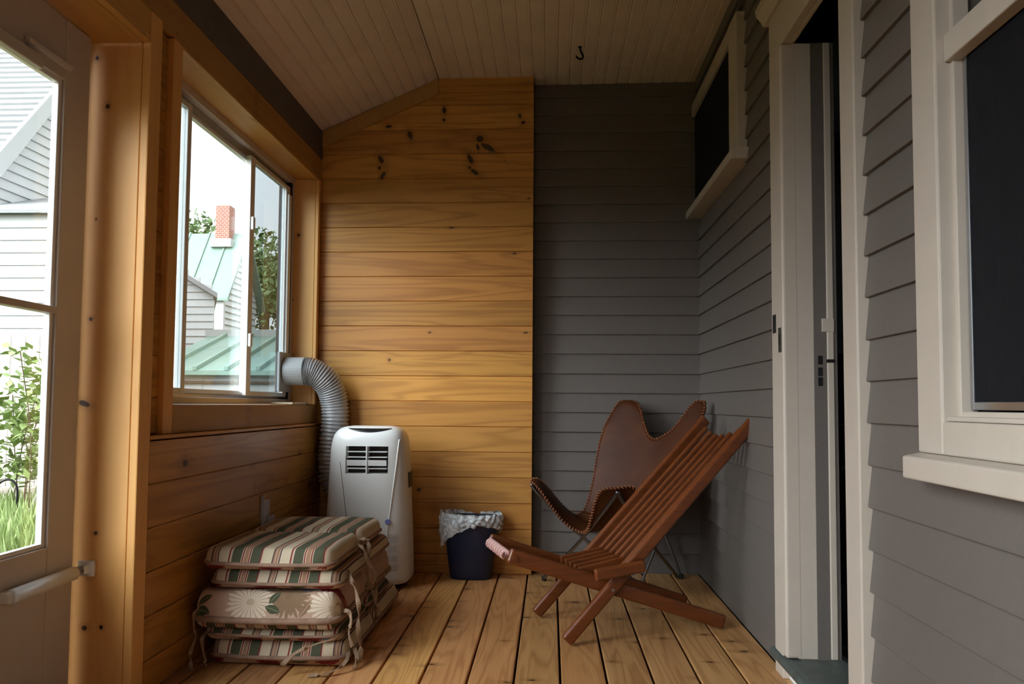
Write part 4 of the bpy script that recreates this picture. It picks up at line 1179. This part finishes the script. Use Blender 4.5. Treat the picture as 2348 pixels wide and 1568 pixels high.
# white gabled outbuilding left of it
H3 = thing('white_gabled_house', 'white sided gable of a nearer house low in the window', 'house', loc=(-8.6, 14.5, ZG))
L3 = Vector((-8.6, 14.5, ZG))
mb = MB(); z = ZG
while z < 4.3:
    xr = -7.05 if z < 3.1 else -7.05-(z-3.1)*1.67
    mb.prism([(14.48, z), (14.54, z), (14.54, z+.16), (14.50, z+.16)], 'X', -12+(z-3.1 if z > 3.1 else 0), xr); z += .155
off_(mb, L3).build('gable_siding', M['housewhite'], H3)
mb = MB().prism([(-12, ZG), (-7.08, ZG), (-7.08, 3.05), (-8.9, 4.15), (-12, 4.15)], 'Y', 14.55, 17); off_(skew(mb), L3).build('house_body', M['housewhite'], H3)
mb = MB().prism([(-6.88, 2.98), (-6.88, 3.08), (-9.1, 4.41), (-9.1, 4.31)], 'Y', 14.3, 17.1); off_(skew(mb), L3).build('rake_board', M['shingle'], H3)
# green roofed shed with white panels
H4 = thing('green_roofed_shed', 'low shed with ribbed green roof and white wall panels below the window', 'shed', loc=(-7, 9, ZG))
L4 = Vector((-7, 9, ZG))
metal_roof(-5.3, -2.9, 9.0, 1.235, 10.8, 1.86, .42, L4, H4, rib=.05)
mb = MB().box(-5.28, -3.0, 9.15, 10.7, ZG, 1.20); off_(mb, L4).build('shed_body', M['housewhite'], H4)
mb = MB(); x = -5.2
while x < -3.0: mb.box(x, x+.012, 9.143, 9.15, ZG, 1.15); x += .62
off_(mb, L4).build('panel_seam', M['acgrey'], H4)
mb = MB().box(-5.28, -3.0, 9.10, 9.15, 1.07, 1.10); off_(mb, L4).build('painted_eave_shadow', M['bark'], H4)  # dark strip drawn as the shadow line under the eave
mb = MB().box(-5.35, -2.85, 10.75, 10.9, 1.84, 1.95); off_(mb, L4).build('ridge_cap', M['housewhite'], H4)

# trees: crown of leaf tufts on a trunk
def leafy(n, c, rx, ry, rz, s, seed, shell=.6):
    rnd = random.Random(seed); mb = MB()
    for i in range(n):
        d = Vector((rnd.gauss(0, 1), rnd.gauss(0, 1), rnd.gauss(0, 1))).normalized()*(shell+(1-shell)*rnd.random())
        p = Vector((c[0]+d.x*rx, c[1]+d.y*ry, c[2]+d.z*rz))
        a = Vector((rnd.gauss(0, 1), rnd.gauss(0, 1), rnd.gauss(0, 1))).normalized(); b = a.cross(Vector((rnd.gauss(0, 1), rnd.gauss(0, 1), rnd.gauss(0, 1)))).normalized()
        k = s*rnd.uniform(.6, 1.2); bi = len(mb.v)
        mb.v += [tuple(p-a*k), tuple(p+b*k*.5), tuple(p+a*k), tuple(p-b*k*.5)]; mb.f.append((bi, bi+1, bi+2, bi+3))
    return mb
def tree(loc, h, r, seed, label, n=2600, s=.16):
    t = thing('tree', label, 'tree', loc=(loc[0], loc[1], ZG))
    mb = leafy(n, (0, 0, h-r*.9), r, r, r*.95, s, seed, .3)
    for k in range(5):
        rnd = random.Random(seed+k); c = (rnd.uniform(-.7, .7)*r, rnd.uniform(-.7, .7)*r, h-r*rnd.uniform(.5, 1.4))
        q = leafy(n//5, c, r*.5, r*.5, r*.45, s, seed+20+k, .3); b = len(mb.v); mb.v += q.v; mb.f += [tuple(i+b for i in f) for f in q.f]
    mb.build('foliage', M['leafdk'], t)
    MB().tube([(0, 0, 0), (.1, 0, h*.4), (0, .1, h-r)], .22, 8).build('trunk', M['bark'], t)
tree((-17.0, 32), 9.9, 2.2, 11, 'green tree top rising behind the far green roof beside the brick chimney')
tree((-11.8, 28.5), 8.0, 2.3, 12, 'dim tree showing through the right-hand window sash')
tree((-7.4, 27.0), 6.0, 1.9, 13, 'smaller tree lower down in the right-hand window sash')

# shrub by the door, grass tufts, garden bits
def shrub():
    t = thing('leafy_shrub', 'tall thin green shrub outside in front of the pale fence', 'shrub', loc=(-4.62, 5.95, ZG))
    rnd = random.Random(5); mb = MB(); st = MB()
    for k in range(7):
        bx, by = rnd.uniform(-.45, .30), rnd.uniform(-.2, .2); hh = rnd.uniform(.75, 1.42)
        top = Vector((bx+rnd.uniform(-.25, .25), by+rnd.uniform(-.15, .15), hh))
        P = bez([Vector((bx, by, 0)), Vector((bx, by, hh*.5))+Vector((rnd.uniform(-.08, .08), 0, 0)), top], 8)
        st.tube(P, .004, 6)
        for i, p in enumerate(P):
            if i < 4: continue
            for q in range(9):
                d = Vector((rnd.gauss(0, 1), rnd.gauss(0, 1), rnd.gauss(0, .7)))*.085; c = p+d
                a = Vector((rnd.gauss(0, 1), rnd.gauss(0, 1), rnd.gauss(0, .6))).normalized(); b = a.cross(Vector((0, .3, 1))).normalized(); kk = rnd.uniform(.035, .065)
                bi = len(mb.v); mb.v += [tuple(c-a*kk), tuple(c+b*kk*.62), tuple(c+a*kk), tuple(c-b*kk*.62)]; mb.f.append((bi, bi+1, bi+2, bi+3))
    mb.build('foliage', M['leaf'], t); st.build('stem', M['bark'], t)
shrub()
def tufts():
    rnd = random.Random(9); mb = MB()
    for i in range(5200):
        x, y = rnd.uniform(-5.6, -2.9), rnd.uniform(3.9, 6.5); h = rnd.uniform(.06, .20); a = rnd.uniform(0, 2*PI); w = rnd.uniform(.008, .02)
        dx, dy = math.cos(a)*w, math.sin(a)*w; lx, ly = rnd.uniform(-.06, .06), rnd.uniform(-.06, .06); b = len(mb.v)
        mb.v += [(x-dx, y-dy, ZG-.01), (x+dx, y+dy, ZG-.01), (x+lx, y+ly, ZG+h)]; mb.f.append((b, b+1, b+2))
    tag(mb.build('grass_blades', M['leaf']), 'sunlit tufts of long grass and weeds outside the storm door', 'grass', kind='stuff')
tufts()
o = MB().box(-6.1, -4.0, 6.35, 6.42, ZG+.0, ZG+.15).build('timber_edging', M['lumber'], bevel=.01)
tag(o, 'weathered timber plank edging a bed at the foot of the pale fence', 'plank')
o = MB().bar((-4.30, 5.70, ZG-.02), (-4.19, 5.80, ZG+.34), .04, .03).build('leaning_stick', M['lumber'])
tag(o, 'pale wooden stake leaning in the grass outside the storm door', 'stake')
P = bez([(-4.50, 5.6, ZG), (-4.50, 5.6, ZG+.22), (-4.42, 5.62, ZG+.30), (-4.34, 5.63, ZG+.24), (-4.34, 5.63, ZG+.0)], 8)
o = MB().tube(P, .009, 8).build('garden_hoop', M['iron'], smooth=True); tag(o, 'thin dark metal hoop stuck in the grass', 'garden hoop')

# ------------------------------------------------------------------ light
w = bpy.data.worlds.new('sky'); sc.world = w; w.use_nodes = True
nt = w.node_tree; nt.nodes.clear()
out = nt.nodes.new('ShaderNodeOutputWorld'); bg = nt.nodes.new('ShaderNodeBackground')
tc = nt.nodes.new('ShaderNodeTexCoord'); sp = nt.nodes.new('ShaderNodeSeparateXYZ'); rp = nt.nodes.new('ShaderNodeValToRGB')
nt.links.new(tc.outputs['Generated'], sp.inputs[0]); nt.links.new(sp.outputs[2], rp.inputs[0]); nt.links.new(rp.outputs[0], bg.inputs[0]); nt.links.new(bg.outputs[0], out.inputs[0])
e = rp.color_ramp.elements
e[0].position = 0.0; e[0].color = (.93, .95, 1, 1); e[1].position = .8; e[1].color = (.86, .93, 1, 1)
# overcast brightness: brighter overhead, and a wide glow where the sun stands behind the cloud
def wm(op, a, b, c=None):
    x = nt.nodes.new('ShaderNodeMath'); x.operation = op
    for i_, v_ in enumerate((a, b, c)):
        if v_ is None: continue
        if isinstance(v_, bpy.types.NodeSocket): nt.links.new(v_, x.inputs[i_])
        else: x.inputs[i_].default_value = v_
    return x.outputs[0]
sd = Vector((-.68, -.58, .45)).normalized()
dt = wm('ADD', wm('ADD', wm('MULTIPLY', sp.outputs[0], sd.x), wm('MULTIPLY', sp.outputs[1], sd.y)), wm('MULTIPLY', sp.outputs[2], sd.z))
mr = nt.nodes.new('ShaderNodeMapRange'); mr.interpolation_type = 'SMOOTHSTEP'; nt.links.new(dt, mr.inputs[0]); mr.inputs[1].default_value = .78; mr.inputs[2].default_value = 1.0
zz = wm('MAXIMUM', sp.outputs[2], 0.0)
nt.links.new(wm('ADD', wm('MULTIPLY_ADD', zz, 2.6, 2.6), wm('MULTIPLY', mr.outputs[0], 26.0)), bg.inputs[1])

# ------------------------------------------------------------------ camera
f_px, yaw, pitch, roll, cyp = 1634.73, .0538383, .0484202, .0070478, 848.20
cy_, sy_ = math.cos(yaw), math.sin(yaw); cp, sp_ = math.cos(pitch), math.sin(pitch); cr, sr_ = math.cos(roll), math.sin(roll)
Fv = Vector((-sy_*cp, cy_*cp, sp_)); r0 = Vector((cy_, sy_, 0)); u0 = r0.cross(Fv)
rv = r0*cr+u0*sr_; uv_ = -r0*sr_+u0*cr
cam = bpy.data.cameras.new('camera'); co = bpy.data.objects.new('camera', cam); COL.objects.link(co)
co.matrix_world = Matrix(((rv.x, uv_.x, -Fv.x, 0), (rv.y, uv_.y, -Fv.y, 0), (rv.z, uv_.z, -Fv.z, .82), (0, 0, 0, 1)))
cam.sensor_width = 36; cam.sensor_fit = 'HORIZONTAL'; cam.lens = f_px/2348*36; cam.shift_y = (cyp-784)/2348
cam.clip_start = .02; cam.clip_end = 300
sc.camera = co
sc.view_settings.view_transform = 'Standard'; sc.view_settings.look = 'None'; sc.view_settings.gamma = 1; sc.view_settings.use_curve_mapping = False
sc.view_settings.exposure = -0.50
cy = sc.cycles
cy.max_bounces = 8; cy.diffuse_bounces = 5; cy.glossy_bounces = 3; cy.transparent_max_bounces = 12
cy.use_adaptive_sampling = True; cy.adaptive_threshold = .07; cy.adaptive_min_samples = 12
cy.caustics_reflective = False; cy.caustics_refractive = False; cy.sample_clamp_indirect = 6; cy.use_denoising = True
try: cy.denoiser = 'OPENIMAGEDENOISE'
except Exception: pass
